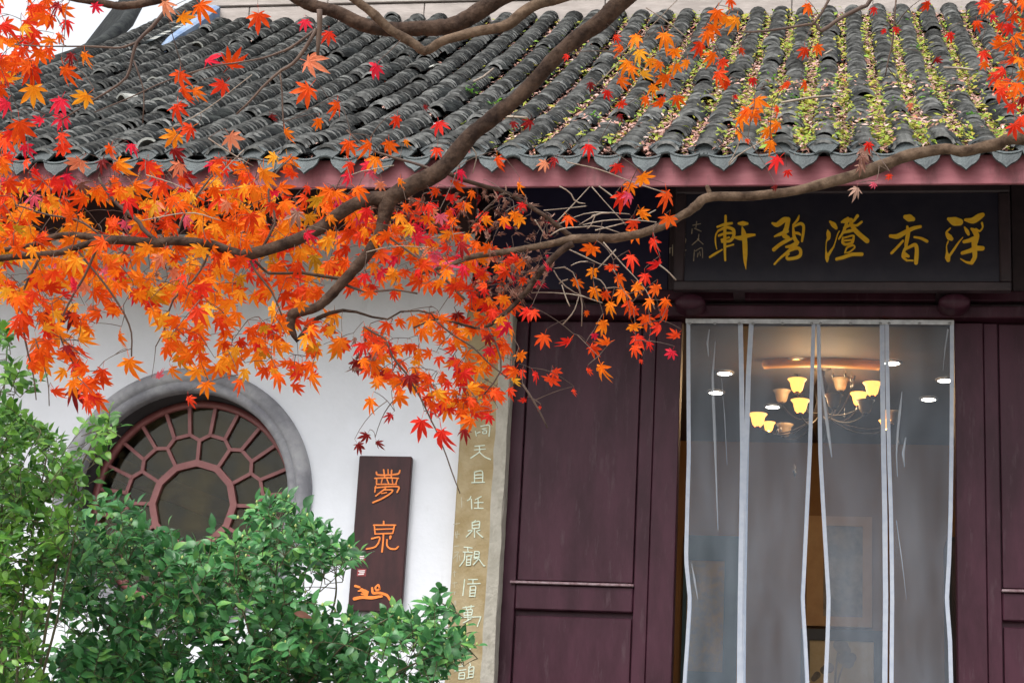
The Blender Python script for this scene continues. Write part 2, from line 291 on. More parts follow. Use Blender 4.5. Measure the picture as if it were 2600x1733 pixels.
# ================================================================== PAVILION
PAV = thing('pavilion', 'white walled tea pavilion with dark tiled roof and maroon timber front', 'building', (-2.0, 11.0, 2.1))
XPL = PY(1163, 1150, YF)[0]          # left edge of the stone post
WL, WR = -8.2, 4.2
ZT = 5.75
wc = PY(463, 1264, YF); CX, CZ = wc[0], wc[2]; RO, RH = 0.752, 0.612
mb = MB()
def wall_hole(y, flip):
    n = 96; cor = [math.atan2(z-CZ, x-CX) % (2*math.pi) for x in (WL, XPL+0.02) for z in (2.1, ZT)]
    an = sorted(set([2*math.pi*i/n for i in range(n)]+cor)); vs_ = []
    for a in an:
        ca, sa = math.cos(a), math.sin(a)
        tx = ((XPL+0.02 if ca > 0 else WL)-CX)/ca if abs(ca) > 1e-9 else 1e9
        tz = ((ZT if sa > 0 else 2.1)-CZ)/sa if abs(sa) > 1e-9 else 1e9
        t = min(tx, tz); vs_ += [(CX+ca*(RH+.01), y, CZ+sa*(RH+.01)), (CX+ca*t, y, CZ+sa*t)]
    k = len(an); fs = []
    for i in range(k):
        j = (i+1) % k; f = (2*i, 2*i+1, 2*j+1, 2*j); fs.append(f[::-1] if flip else f)
    mb.add(vs_, fs)
wall_hole(YF, True); wall_hole(YF+.3, False)
mb.build('front_wall', M['white'], PAV)
def part(name, m, *boxes, parent=PAV, bev=0.0):
    b = MB()
    for q in boxes: b.box(*q, bev=bev)
    return b.build(name, m, parent)
part('side_wall', M['white'], (WL-.3, WL, YF, 17.3, 2.1, ZT))
part('side_wall', M['white'], (WR, WR+.3, YF, 17.3, 2.1, ZT))
part('rear_wall', M['white'], (WL, WR, 17.0, 17.3, 2.1, ZT))
part('partition_wall', M['roomwall'], (XPL+.10, XPL+.20, YF+.3, 17.0, 2.1, ZT))
part('room_back_wall', M['roomwall'], (XPL+.20, WR, 14.45, 14.6, 2.1, ZT))
part('room_ceiling', M['roomceil'], (XPL+.20, WR, YF+.32, 14.45, 4.9, 5.0))
part('room_floor', M['roomfloor'], (WL, WR, YF+.02, 17.0, 2.1, 2.14))
part('upper_wall', M['wood_dark'], (XPL, WR, YF+.12, YF+.3, 4.62, ZT))
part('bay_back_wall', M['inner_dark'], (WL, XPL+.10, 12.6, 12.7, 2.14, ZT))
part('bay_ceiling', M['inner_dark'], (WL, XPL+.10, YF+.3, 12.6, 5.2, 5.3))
# ---- things seen dimly through the round window
b = MB()
p0, p1 = PY(300, 1190, 12.3), PY(640, 1330, 12.3)
b.bar((p0[0], p0[2]), (p1[0], p1[2]), .15, 12.25, 12.35); b.build('stair_rail', M['amber_panel'], PAV)
q0, q1 = PY(575, 1290, 12.2), PY(690, 1420, 12.2)
part('timber_panel', M['amber_panel'], (q0[0], q1[0], 12.2, 12.26, 2.14, q0[2]))
q0, q1 = PY(215, 1250, 12.2), PY(300, 1420, 12.2)
part('timber_panel', M['amber_panel'], (q0[0]-.1, q1[0], 12.2, 12.26, 2.14, q0[2]))
# ---- round window
rw = MB()
prof = [(RO, 0.01), (RO-.004, -.030), (RO-.025, -.052), (RO-.060, -.058), (RO-.082, -.046), (RO-.086, -.036), (RO-.092, -.046), (RO-.118, -.044), (RO-.134, -.030), (RH, -.012), (RH, 0.03)]
rw.lathe(prof, (CX, YF, CZ), 120, axis='y')
RW = rw.build('round_window', M['ringstone'], PAV)
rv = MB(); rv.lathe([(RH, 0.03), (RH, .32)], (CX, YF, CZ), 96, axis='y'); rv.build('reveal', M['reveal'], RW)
YL = YF+.20
fr = MB(); fr.lathe([(RH-.002, -.02), (RH-.034, -.028), (RH-.042, -.02), (RH-.042, .03), (RH-.002, .03)], (CX, YL, CZ), 96, axis='y', closed=True); fr.build('frame', M['lattice'], RW)
def pol(r, deg): a = math.radians(deg); return (CX+r*math.cos(a), CZ+r*math.sin(a))
hub = MB(); R1 = .262
hv = []
for k in range(12):
    for r_, y_ in ((R1, YL-.022), (R1-.040, YL-.022), (R1-.040, YL+.02), (R1, YL+.02)):
        q = pol(r_, 30*k); hv.append((q[0], y_, q[1]))
hub.add(hv, [(4*k+j, 4*k+(j+1) % 4, 4*((k+1) % 12)+(j+1) % 4, 4*((k+1) % 12)+j) for k in range(12) for j in range(4)])
hub.build('hub_ring', M['lattice'], RW)
def lbar(a, b_, w=.020, dy=0.0):
    q = MB(); q.bar(a, b_, w, YL-.016+dy, YL+.014+dy); q.build('lattice_bar', M['lattice'], RW)
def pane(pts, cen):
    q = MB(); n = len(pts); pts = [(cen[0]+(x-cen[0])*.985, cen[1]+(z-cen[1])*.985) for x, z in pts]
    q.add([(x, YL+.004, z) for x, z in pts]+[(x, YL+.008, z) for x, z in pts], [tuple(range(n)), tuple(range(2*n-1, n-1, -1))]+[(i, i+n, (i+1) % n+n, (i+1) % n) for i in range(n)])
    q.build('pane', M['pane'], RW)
RN, RM, D = .375, .412, 8.5
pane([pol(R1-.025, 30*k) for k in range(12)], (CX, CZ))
for k in range(12):
    a = 30*k
    lbar(pol(R1-.006, a), pol(RN, a)); lbar(pol(RN, a), pol(RM, a+D), dy=.001); lbar(pol(RN, a), pol(RM, a-D), dy=.002)
    lbar(pol(RM, a+D), pol(RM, a+30-D), dy=.003); lbar(pol(RM, a+D), pol(RH-.03, a+D*.92), dy=-.001); lbar(pol(RM, a-D), pol(RH-.03, a-D*.92), dy=-.002)
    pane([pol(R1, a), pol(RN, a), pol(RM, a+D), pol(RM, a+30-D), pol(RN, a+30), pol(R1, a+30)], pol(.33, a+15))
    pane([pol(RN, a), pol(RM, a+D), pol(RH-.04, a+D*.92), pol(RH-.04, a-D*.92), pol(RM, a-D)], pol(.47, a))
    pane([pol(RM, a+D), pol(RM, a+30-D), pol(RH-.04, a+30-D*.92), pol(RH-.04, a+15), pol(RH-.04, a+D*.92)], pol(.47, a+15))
# ---- timber front
def xz(px, py, Y=YF): p = PY(px, py, Y); return p[0], p[2]
ZH = xz(2000, 810)[1]                                   # underside of the lintel
xs = {k: xz(px, 1250)[0] for k, px in dict(post_r=1280, j=1320, p=1616, s=1653, e=1719, o=1735, cr=2427, b=2503, st=2541).items()}
zr1, zr0 = xz(1450, 1475)[1], xz(1450, 1546)[1]
def leaf_door(x0, x1, x2, x3, x4, mirror, name_label):
    """board x0-x1, stile x1-x2, panel x2-x3, stile x3-x4"""
    o = part('door_leaf', M['wood'], (min(x0, x4), max(x0, x4), YF+.062, YF+.11, 2.14, ZH))
    o['label'] = name_label
    def sp(name, xa, xb, z0, z1, y0, m=M['wood'], bv=.004): part(name, m, (min(xa, xb)+.0015, max(xa, xb)-.0015, y0, YF+.0615, z0, z1), parent=o, bev=bv)
    return o, sp
dl, sp = leaf_door(xs['e'], xs['s'], xs['p'], xs['j'], xs['post_r']+.01, False, 'left maroon door leaf beside the stone post')
sp('board', xs['s'], xs['e'], 2.14, ZH-.012, YF+.012); sp('stile', xs['p'], xs['s'], 2.14, ZH-.012, YF+.020)
sp('stile', xs['post_r']+.01, xs['j'], 2.14, ZH-.012, YF+.022)
sp('panel', xs['j']+.004, xs['p']-.004, zr1+.004, ZH-.012, YF+.030); sp('panel', xs['j']+.004, xs['p']-.004, 2.14, zr0-.035, YF+.040)
sp('rail', xs['j'], xs['p'], zr0-.004, zr1-.02, YF+.018, bv=.006)
sp('ledge_moulding', xs['j']-.03, xs['p']+.004, zr1-.018, zr1-.004, YF-.002, M['wood_line'], .003)
dr, sp = leaf_door(xs['cr'], xs['b'], xs['st'], xs['st']+.75, xs['st']+.95, True, 'right maroon door leaf at the right edge')
zq1, zq0 = xz(2580, 1493)[1], xz(2580, 1572)[1]
sp('board', xs['cr'], xs['b'], 2.14, ZH-.012, YF+.012); sp('stile', xs['b'], xs['st'], 2.14, ZH-.012, YF+.022)
sp('panel', xs['st']+.004, xs['st']+.746, zq1+.004, ZH-.012, YF+.032); sp('panel', xs['st']+.004, xs['st']+.746, 2.14, zq0-.035, YF+.042)
sp('rail', xs['st'], xs['st']+.75, zq0-.004, zq1-.02, YF+.018, bv=.006); sp('stile', xs['st']+.75, xs['st']+.95, 2.14, ZH-.012, YF+.022)
sp('ledge_moulding', xs['st']-.004, xs['st']+.78, zq1-.018, zq1-.004, YF-.002, M['wood_line'], .003)
part('side_panelling', M['wood'], (xs['st']+.96, WR+.3, YF+.02, YF+.11, 2.14, ZH), bev=.004)
zl = lambda y: xz(2000, y)[1]
part('lintel', M['wood'], (XPL+.02, WR+.3, YF-.055, YF+.118, ZH, zl(781)), bev=.006)
part('lintel_recess', M['wood_dark'], (XPL+.02, WR+.3, YF+.02, YF+.118, zl(781)+.001, zl(768)))
part('upper_rail', M['wood'], (XPL+.02, WR+.3, YF-.045, YF+.118, zl(768)+.001, zl(742)), bev=.006)
XS0, XS1 = xz(1712, 620, YF-.24)[0], xz(2566, 620, YF-.24)[0]
part('transom_panel', M['transom'], (XPL+.12, XS0-.05, YF+.01, YF+.118, zl(742)+.002, 5.42), bev=.004)
part('transom_stile', M['wood_dark'], (XS0-.048, XS0+.02, YF-.01, YF+.118, zl(742)+.002, 5.42), bev=.004)
part('transom_panel', M['wood_dark'], (XS1+.03, WR, YF+.01, YF+.118, zl(742)+.002, 5.42), bev=.004)
part('transom_panel', M['wood_dark'], (XS0+.021, XS1+.029, YF+.06, YF+.118, zl(742)+.002, 5.42))
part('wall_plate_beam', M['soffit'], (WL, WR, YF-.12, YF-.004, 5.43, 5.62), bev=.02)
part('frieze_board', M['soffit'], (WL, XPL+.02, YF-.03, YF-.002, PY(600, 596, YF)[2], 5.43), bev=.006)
for px in (1754, 2421):
    c = PY(px, 778, YF-.1); kb = MB()
    pr = [(.0001, -.155), (.060, -.155), (.078, -.145), (.083, -.13), (.083, 0.05)]
    kb.lathe(pr, (0, 0, 0), 16, axis='y')
    kb.v = [(c[0]+x, YF-.056+y, c[2]+z*.52) for x, y, z in kb.v]; kb.build('door_boss', M['wood'], PAV)
# ---- stone door post with inscription
PST = thing('stone_post', 'tan stone door post carved with a column of pale green characters', 'post', (XPL+.15, YF-.05, 2.1))
YP = 9.88
pl_t, pl_b = PY(1181, 860, YP), PY(1131, 1700, YP); pr_t, pr_b = PY(1268, 860, YP), PY(1224, 1700, YP)
xa = (pl_t[0]+pl_b[0])/2; xb = (pr_t[0]+pr_b[0])/2; xr = PY(1281, 1250, YP+.045)[0]
b = MB()
sec = [(xa, YP+.008), (xa+.008, YP), (xb, YP), (xr-.004, YP+.03), (xr, YP+.05), (xr, YF+.06), (xa, YF+.06)]
n = len(sec); zz = np.linspace(2.1, ZH-.002, 26); vv = []
for z in zz:
    for i, (x, y) in enumerate(sec):
        j = random.uniform(-.004, .004) if i in (2, 3, 4) else 0
        vv.append((x+j, y+j*.5, z))
for k in range(25):
    for i in range(n):
        b.add([vv[k*n+i], vv[k*n+(i+1) % n], vv[(k+1)*n+(i+1) % n], vv[(k+1)*n+i]], [(0, 1, 2, 3)], 1 if i in (2, 3, 4) else 0)
b.add([vv[25*n+i] for i in range(n)], [tuple(range(n))], 0)
b.build('shaft', [M['stone'], M['stone_edge']], PST)
# ---- lettering: brush strokes given in zoomed-crop coordinates (x, y, width)
def strokes(name, data, conv, Y, m, parent, wdef=10, depth=.004, taper=True):
    """each stroke becomes a raised ribbon with rounded ends, standing proud of its board"""
    b = MB()
    for si, st in enumerate(data):
        st = [(q[0], q[1], q[2] if len(q) > 2 else wdef) for q in st]
        P = []
        for x, y, w in st:
            px, py, sc = conv(x, y); p = PY(px, py, Y); h = PY(px+w*sc/2, py, Y); P.append((p[0], p[2], abs(h[0]-p[0])))
        P = np.array(P)
        if len(P) > 2:
            t = np.arange(len(P)); tt = np.linspace(0, len(P)-1, 4*(len(P)-1)+1); Q = []
            for c in range(3):
                m_ = np.gradient(P[:, c]); i = np.minimum(tt.astype(int), len(P)-2); f = tt-i
                h00 = 2*f**3-3*f**2+1; h10 = f**3-2*f**2+f; h01 = -2*f**3+3*f**2; h11 = f**3-f**2
                Q.append(h00*P[i, c]+h10*m_[i]*.8+h01*P[i+1, c]+h11*m_[i+1]*.8)
            P = np.array(Q).T; P[:, 2] = np.maximum(P[:, 2], .0006)
        T = np.gradient(P[:, :2], axis=0); T /= np.linalg.norm(T, axis=1)[:, None]+1e-9; N = np.stack([-T[:, 1], T[:, 0]], 1)
        L = []; Rr = []
        d0 = -T[0]; d1 = T[-1]
        for a in (80, 55, 28): pass
        for i in range(len(P)): L.append(P[i, :2]+N[i]*P[i, 2]); Rr.append(P[i, :2]-N[i]*P[i, 2])
        cap1 = [P[-1, :2]+(N[-1]*math.cos(a)+d1*math.sin(a))*P[-1, 2] for a in (.5, 1.05, 1.57, 2.09, 2.64)]
        cap0 = [P[0, :2]+(-N[0]*math.cos(a)+d0*math.sin(a))*P[0, 2] for a in (.5, 1.05, 1.57, 2.09, 2.64)]
        y1 = Y-depth-.00025*si
        k = len(P)
        fv = [(q[0], y1, q[1]) for q in L]+[(q[0], y1, q[1]) for q in Rr]
        b.add(fv, [(i, i+1, k+i+1, k+i) for i in range(k-1)])
        c1 = [(q[0], y1, q[1]) for q in [L[-1]]+cap1+[Rr[-1]]]; b.add(c1, [tuple(range(7))])
        c0 = [(q[0], y1, q[1]) for q in [Rr[0]]+cap0+[L[0]]]; b.add(c0, [tuple(range(7))])
        ring = L+cap1+Rr[::-1]+cap0; r = len(ring)
        b.add([(q[0], y1, q[1]) for q in ring]+[(q[0], Y+.001, q[1]) for q in ring], [(i, (i+1) % r, (i+1) % r+r, i+r) for i in range(r)])
    return b.build(name, m, parent)
cvD = lambda x, y: (1120+x/4.356, 1060+y/4.356, 1/4.356)
cvE = lambda x, y: (1120+x/4.44, 1380+y/4.44, 1/4.44)
INS = [(cvD, [[(440,95),(535,85),(530,205)],[(455,125),(500,120)],[(460,145),(465,175),(500,170),(500,143),(460,145)],[(380,150),(390,200)],[(400,170),(430,160)]]),
 (cvD, [[(375,315),(480,305)],[(370,355),(490,345)],[(420,310),(425,375),(330,445,14)],[(425,380),(480,430),(545,460,14)]]),
 (cvD, [[(370,600),(370,715)],[(370,600),(455,590),(460,715)],[(375,635),(450,630)],[(375,670),(450,665)],[(340,717,12),(480,712,12)]]),
 (cvD, [[(330,870),(315,900),(290,915)],[(335,900),(340,1005)],[(445,870),(380,905)],[(370,940),(465,935)],[(410,900),(410,1000)],[(370,1000),(465,1000)]]),
 (cvD, [[(380,1135),(350,1160)],[(345,1155),(345,1225)],[(350,1160),(425,1145),(420,1220)],[(350,1190),(420,1180)],[(345,1225),(420,1220)],[(370,1230),(370,1320)],[(300,1250),(345,1245),(280,1315)],[(430,1240),(395,1260),(460,1320,14)]]),
 (cvE, [[(260,35),(350,45)],[(300,45),(305,90)],[(250,90),(350,95)],[(270,95),(260,180),(210,250)],[(285,140),(350,130)],[(290,150),(285,245)],[(340,140),(330,240)],[(290,180),(335,178)],[(290,210),(335,208)],[(285,240),(330,240)],[(380,85),(375,150)],[(380,85),(430,90),(425,150)],[(380,115),(425,115)],[(370,152),(430,150)],[(375,170),(420,165),(480,245),(495,245)],[(425,165),(365,235)]]),
 (cvE, [[(265,400),(255,500),(245,580)],[(310,400),(410,400)],[(360,400),(360,450)],[(300,450),(440,445)],[(330,480),(325,590)],[(330,480),(390,480),(380,595)],[(330,520),(385,518)],[(330,555),(380,552)],[(320,590),(380,587)]]),
 (cvE, [[(245,720),(370,700)],[(280,705),(290,740)],[(340,690),(335,730)],[(260,750),(260,805)],[(260,750),(350,740),(345,800)],[(265,775),(345,770)],[(260,805),(345,800)],[(300,745),(305,860)],[(185,828),(450,820)],[(185,828),(190,890)],[(450,820),(410,930)],[(250,890),(340,840)]]),
 (cvE, [[(290,1125),(290,1210)],[(290,1130),(360,1125),(360,1160),(300,1165)],[(330,1170),(320,1220)]]),
 (cvE, [[(235,1340),(240,1370)],[(185,1380),(260,1375)],[(155,1430),(280,1415)],[(205,1455),(200,1520)],[(205,1455),(265,1450),(260,1520)],[(205,1485),(260,1482)],[(200,1520),(260,1518)],[(325,1340),(330,1370),(310,1390)],[(315,1400),(370,1385),(360,1500)],[(315,1400),(310,1510)],[(315,1435),(365,1430)],[(315,1470),(360,1465)],[(290,1512),(360,1500)]])]
for cv, d in INS: strokes('character', d, cv, YP, M['jade'], PST, 11, .0025)
for cv, d in [(cvD, [[(140,1175),(205,1165)]]), (cvD, [[(155,1290),(205,1282)],[(180,1250),(175,1330)],[(160,1260),(165,1320)]]), (cvD, [[(225,880),(228,990)]]), (cvE, [[(150,25),(200,20)]]), (cvE, [[(150,95),(200,90),(140,160)],[(185,110),(180,200)],[(205,130),(215,190)]]), (cvE, [[(150,300),(150,370)],[(140,320),(170,315)]]), (cvE, [[(130,440),(180,435)],[(150,430),(150,490)]]), (cvE, [[(135,540),(165,540)],[(150,540),(150,570)]]), (cvE, [[(150,640),(150,690)],[(165,640),(165,690)]])]:
    strokes('small_character', d, cv, YP, M['jade_dim'], PST, 8, .0015)
# ---- gilt signboard over the door
SB = thing('signboard', 'blue black horizontal signboard with five large gilt characters above the door', 'sign', ((XS0+XS1)/2, YF-.05, zl(742)))
YS = YF-.24
zs0, zs1 = xz(2000, 737, YS)[1], xz(2000, 484, YS)[1]
part('board', M['board_navy'], (XS0+.06, XS1-.06, YS, YS+.03, zs0+.05, zs1-.02), parent=SB)
fb = MB(); fb.box(XS0, XS1, YS-.018, YS+.05, zs0, zs0+.049, bev=.008); fb.box(XS0, XS1, YS-.018, YS+.05, zs1-.019, zs1+.04, bev=.008)
fb.box(XS0, XS0+.059, YS-.017, YS+.049, zs0+.0495, zs1-.0195, bev=.008); fb.box(XS1-.059, XS1, YS-.017, YS+.049, zs0+.0495, zs1-.0195, bev=.008)
fb.build('frame', M['wood_dark'], SB)
hb = MB()
for x in (XS0+.35, XS1-.35): hb.box(x-.03, x+.03, YS+.0502, YF+.058, zs1-.03, zs1+.01); hb.box(x-.03, x+.03, YS+.0502, YF+.009, zs0+.005, zs0+.035)
hb.build('bracket', M['wood_dark'], SB)
cvA = lambda x, y: (1700+x/5.229, 530+y/5.229, 1/5.229)
cvB = lambda x, y: (2080+x/5.229, 530+y/5.229, 1/5.229)
GOLD = [(cvA, [[(745,100,26),(745,190,30)],[(635,245,22),(740,210,32),(828,195,24)],[(650,290,16),(615,350,15),(610,450,17),(628,538,10)],[(650,295,20),(760,250,32),(850,285,38),(850,370,34),(800,430,32),(700,440,28)],[(655,360,24),(740,330,26),(830,325,22)],[(690,415,20),(790,385,22)],[(745,200,28),(735,300,34),(735,420,34),(735,560,28),(740,685,24)],[(535,645,20),(600,605,24),(700,545,12)],[(740,510,16),(850,478,15)],[(918,200,24),(975,200,52),(1035,200,24)],[(872,385,22),(950,392,54),(1030,362,44),(1130,350,24)],[(965,250,14),(985,330,55),(1000,450,58),(1005,600,52),(1005,700,36),(1015,805,5)]]),
 (cvA, [[(1365,195,22),(1430,215,55),(1520,150,60),(1575,145,50)],[(1575,145,52),(1555,250,52),(1520,350,54),(1570,390,50)],[(1395,370,16),(1470,340,38),(1560,300,44)],[(1625,400,22),(1530,440,42),(1450,490,38),(1385,545,42)],[(1720,95,12),(1700,150,26),(1640,222,20)],[(1640,220,16),(1645,300,32),(1655,380,40),(1680,430,42)],[(1650,240,18),(1740,200,32),(1780,235,32),(1775,330,32),(1758,432,26)],[(1650,322,24),(1710,330,28),(1740,350,14)],[(1548,510,22),(1620,500,44),(1700,450,40)],[(1690,470,38),(1590,560,34),(1480,650,24),(1393,738,20)],[(1600,560,22),(1700,525,36),(1740,560,36),(1735,620,36),(1680,655,38),(1570,670,32),(1558,630,24),(1590,600,12)]]),
 (cvB, [[(145,175,24),(190,215,56),(225,258,34)],[(112,285,8),(122,330,48),(125,390,40),(96,440,12),(90,560,15),(105,650,46),(105,700,22)],[(105,650,30),(150,570,28),(190,510,16),(215,440,13),(245,340,14),(268,300,12)],[(298,180,20),(360,160,60),(425,150,38)],[(380,130,30),(350,240,34),(310,330,28),(262,402,20)],[(508,98,36),(470,150,28),(438,190,18)],[(565,178,22),(500,225,26),(450,220,18)],[(420,200,40),(470,280,50),(540,350,52),(635,430,54)],[(330,260,24),(410,220,30)],[(315,322,22),(400,300,36),(465,290,24)],[(315,390,22),(310,450,28),(350,480,28),(430,460,32),(455,400,28),(450,360,18),(330,390,16)],[(330,430,18),(430,420,20)],[(340,590,16),(370,520,20),(450,490,18),(472,520,15),(400,580,15),(350,590,11)],[(232,672,34),(320,650,38),(430,612,38),(565,608,40)]]),
 (cvB, [[(1145,112,52),(1195,125,88),(1245,140,50)],[(1345,240,32),(1250,262,42),(1150,310,50),(1040,370,58),(945,365,36)],[(1168,240,24),(1180,320,48),(1160,440,44),(1150,485,36)],[(1112,430,26),(1040,510,28),(960,592,30)],[(1262,380,20),(1350,395,28),(1430,435,34)],[(1160,490,30),(1120,580,32),(1110,640,30),(1165,690,22)],[(1150,540,26),(1220,500,34),(1275,482,42),(1295,540,44),(1290,650,50),(1285,722,44)],[(1130,610,60),(1185,635,30)],[(1180,690,16),(1245,692,16)]]),
 (cvB, [[(1715,140,36),(1790,168,104),(1862,180,84)],[(1740,262,14),(1690,318,26),(1728,380,64),(1755,402,44)],[(1710,440,18),(1690,500,11),(1695,580,22),(1705,645,62),(1712,685,44)],[(1730,625,28),(1790,540,26),(1850,450,18),(1905,385,8)],[(1940,150,30),(2040,160,72),(2120,112,72),(2168,85,50)],[(1928,248,14),(1960,300,42),(1982,342,30)],[(2018,268,20),(2060,300,56),(2090,360,60),(2070,440,66)],[(2160,195,26),(2170,250,18),(2130,300,18),(2080,270,14)],[(1922,442,36),(2000,422,46),(2090,380,50)],[(1898,592,36),(2000,562,48),(2080,530,56),(2165,530,54)],[(2060,420,66),(2060,520,60),(2065,640,50),(2022,722,44)],[(2020,725,36),(1950,712,20),(1875,668,8)]])]
for cv, d in GOLD: strokes('character', [[(x, y, w*1.16) for x, y, w in st] for st in d], cv, YS, M['gold'], SB, 24, .008)
SIG = [[[(360,170),(350,250)],[(310,220),(410,200)],[(330,260),(420,300)],[(300,270),(295,330)]], [[(390,340),(380,420)],[(370,400),(445,470)],[(390,400),(300,480)]], [[(330,550),(320,690)],[(345,560),(430,520),(440,650)],[(380,590),(370,640)],[(400,570),(410,620)]],
 [[(190,300),(170,400)],[(120,370),(210,340)],[(150,400),(215,400),(210,450)],[(160,430),(200,430)]], [[(130,560),(220,550)],[(150,530),(150,620)],[(195,520),(200,620)],[(190,560),(120,620)]], [[(0,530),(20,520)],[(40,480),(40,620)],[(5,520),(5,590)]]]
for d in SIG: strokes('small_character', d, cvA, YS, M['dimgold'], SB, 11, .002)
# ---- vertical plaque on the white wall
YQ = YF-.045
a_, b_ = PY(912, 1157, YQ), PY(1045, 1157, YQ); c_, d_ = PY(883, 1552, YQ), PY(1019, 1550, YQ)
xq0, xq1 = (a_[0]+c_[0])/2, (b_[0]+d_[0])/2; zq1_, zq0_ = (a_[2]+b_[2])/2, (c_[2]+d_[2])/2
PQ = thing('wall_plaque', 'narrow dark red vertical plaque with orange characters on the white wall', 'plaque', ((xq0+xq1)/2, YF-.02, zq0_))
part('board', M['plaque'], (xq0, xq1, YQ, YF-.006, zq0_, zq1_), parent=PQ, bev=.004)
part('fixing_batten', M['wood_dark'], (xq0+.05, xq1-.05, YF-.0058, YF-.0005, zq1_-.2, zq1_-.15), parent=PQ)
cvC = lambda x, y: (880+x/3.92, 1150+y/3.92, 1/3.92)
OR = [[[(298,188,14),(310,215,17),(420,217,17),(515,205,17),(532,172,14)],[(370,165,14),(380,235,14)],[(415,165,12),(415,215,12)],[(450,170,14),(445,235,14)],[(283,250,14),(400,245,15),(518,250,14)],[(300,250,13),(300,300,13)],[(358,250,11),(348,295,11)],[(400,250,12),(420,300,12)],[(455,255,11),(460,300,11)],[(510,250,13),(492,305,13)],[(300,310,13),(400,310,14),(500,310,13)],[(292,330,14),(283,388,12)],[(285,345,14),(400,335,14),(522,335,16),(505,390,14)],[(390,350,14),(340,390,15),(292,427,13)],[(380,366,14),(460,366,14),(440,400,15),(360,450,16),(265,492,16)],[(350,402,11),(400,392,11)]],
 [[(370,678,16),(370,712,16)],[(270,715,14),(380,715,15),(490,715,14)],[(278,720,14),(285,800,14)],[(477,720,14),(462,795,14)],[(290,757,13),(462,752,13)],[(285,803,13),(460,797,13)],[(370,800,16),(365,880,16),(355,978,19)],[(252,850,16),(330,835,15),(320,890,16),(280,935,16),(200,952,16)],[(440,828,24),(435,850,16)],[(405,860,14),(405,920,16),(440,950,17),(490,952,17),(517,928,14)]],
 [[(330,1350,13),(300,1362,12),(288,1335,12),(318,1308,12),(330,1342,12)],[(255,1340,14),(265,1390,17),(320,1387,17),(400,1410,17),(432,1457,14)],[(150,1358,24),(200,1392,26)],[(88,1320,16),(130,1332,14)],[(80,1447,22),(160,1432,20),(250,1437,21),(350,1422,16)]]]
OR[2] = [[(x, y, w*1.5) for x, y, w in st] for st in OR[2]]+[[(120, 1370, 16), (175, 1362, 20), (215, 1378, 16)], [(150, 1400, 16), (205, 1412, 16)]]
for d in OR: strokes('character', d, cvC, YQ, M['orange_paint'], PQ, 12, .004)
for x, y in ((142, 1042), (150, 1185)):
    p0, p1 = PY(*cvC(x-42, y-38)[:2], YQ), PY(*cvC(x+42, y+38)[:2], YQ)
    s_ = part('seal_mark', M['seal_red'], (p0[0], p1[0], YQ-.0015, YQ+.001, p1[2], p0[2]), parent=PQ)
    strokes('seal_character', [[(x-30,y-15),(x+30,y-18)],[(x-20,y+2),(x+28,y)],[(x-30,y+20),(x+20,y+16)]], cvC, YQ-.0015, M['white_ink'], PQ, 10, .001)
# ================================================================== ROOM BEHIND THE DOOR
def ceil_pt(px, py): return PZ(px, py, 4.9)
DLN = ['rim of light left of the chandelier, upper of two in the first curtain strip', 'lower of two recessed lights in the first curtain strip', 'recessed light directly above the topmost lit shade', 'recessed light beside the lower left chandelier shades', 'recessed light at the top of the last curtain strip', 'recessed light at the right curtain edge', 'lowest recessed light in the last curtain strip']
DLN[0] = 'recessed light left of the chandelier, upper of two in the first curtain strip'
for (px, py), lb in zip([(1840, 945), (1818, 994), (2023, 912), (1962, 1030), (2265, 919), (2400, 963), (2358, 1011)], DLN):
    c = ceil_pt(px, py); t = thing('ceiling_light', lb, 'ceiling light', (c[0], c[1], 4.9), 'recessed ceiling lights in the room')
    k = MB(); k.lathe([(.048, -.004), (.050, -.012), (.062, -.010), (.066, -.0005)], c, 20); k.build('trim', M['rail'], t)
    k = MB(); k.lathe([(.0005, -.009), (.047, -.009), (.047, -.002)], c, 20); k.build('lens', M['lamp_white'], t)
ZCH = 12.35
cc = PD(2085, 1000, ZCH)
CH = thing('chandelier', 'many armed brass chandelier with frosted glass shades, some lit', 'chandelier', (cc[0], cc[1], 4.9))
k = MB(); k.tube([(cc[0], cc[1], 4.895), (cc[0], cc[1], cc[2]-.35)], [.012]*2, 8)
k.lathe([(.001, .22), (.035, .2), (.02, .12), (.05, .05), (.03, -.05), (.06, -.16), (.05, -.24), (.015, -.32), (.001, -.36)], cc, 14); k.build('stem', M['brass'], CH)
k = MB(); k.lathe([(.001, .0), (.07, -.004), (.06, -.03), (.012, -.05)], (cc[0], cc[1], 4.895), 16); k.build('canopy', M['brass'], CH)
SH = [(2024, 932, 1, 1), (2024, 978, 1, -1), (2032, 1031, 1, -1), (1924, 1066, 1, -1), (2172, 931, 1, 1), (2215, 987, 1, -1), (2181, 1013, 1, 1), (1985, 1006, 0, 1), (2134, 976, 0, 1), (2117, 1018, 0, -1), (2197, 1032, 0, -1), (1992, 1092, 0, 1), (1952, 1083, 1, 1), (2086, 1092, 1, 1), (2248, 1078, 1, -1), (2262, 1060, 0, 1)]
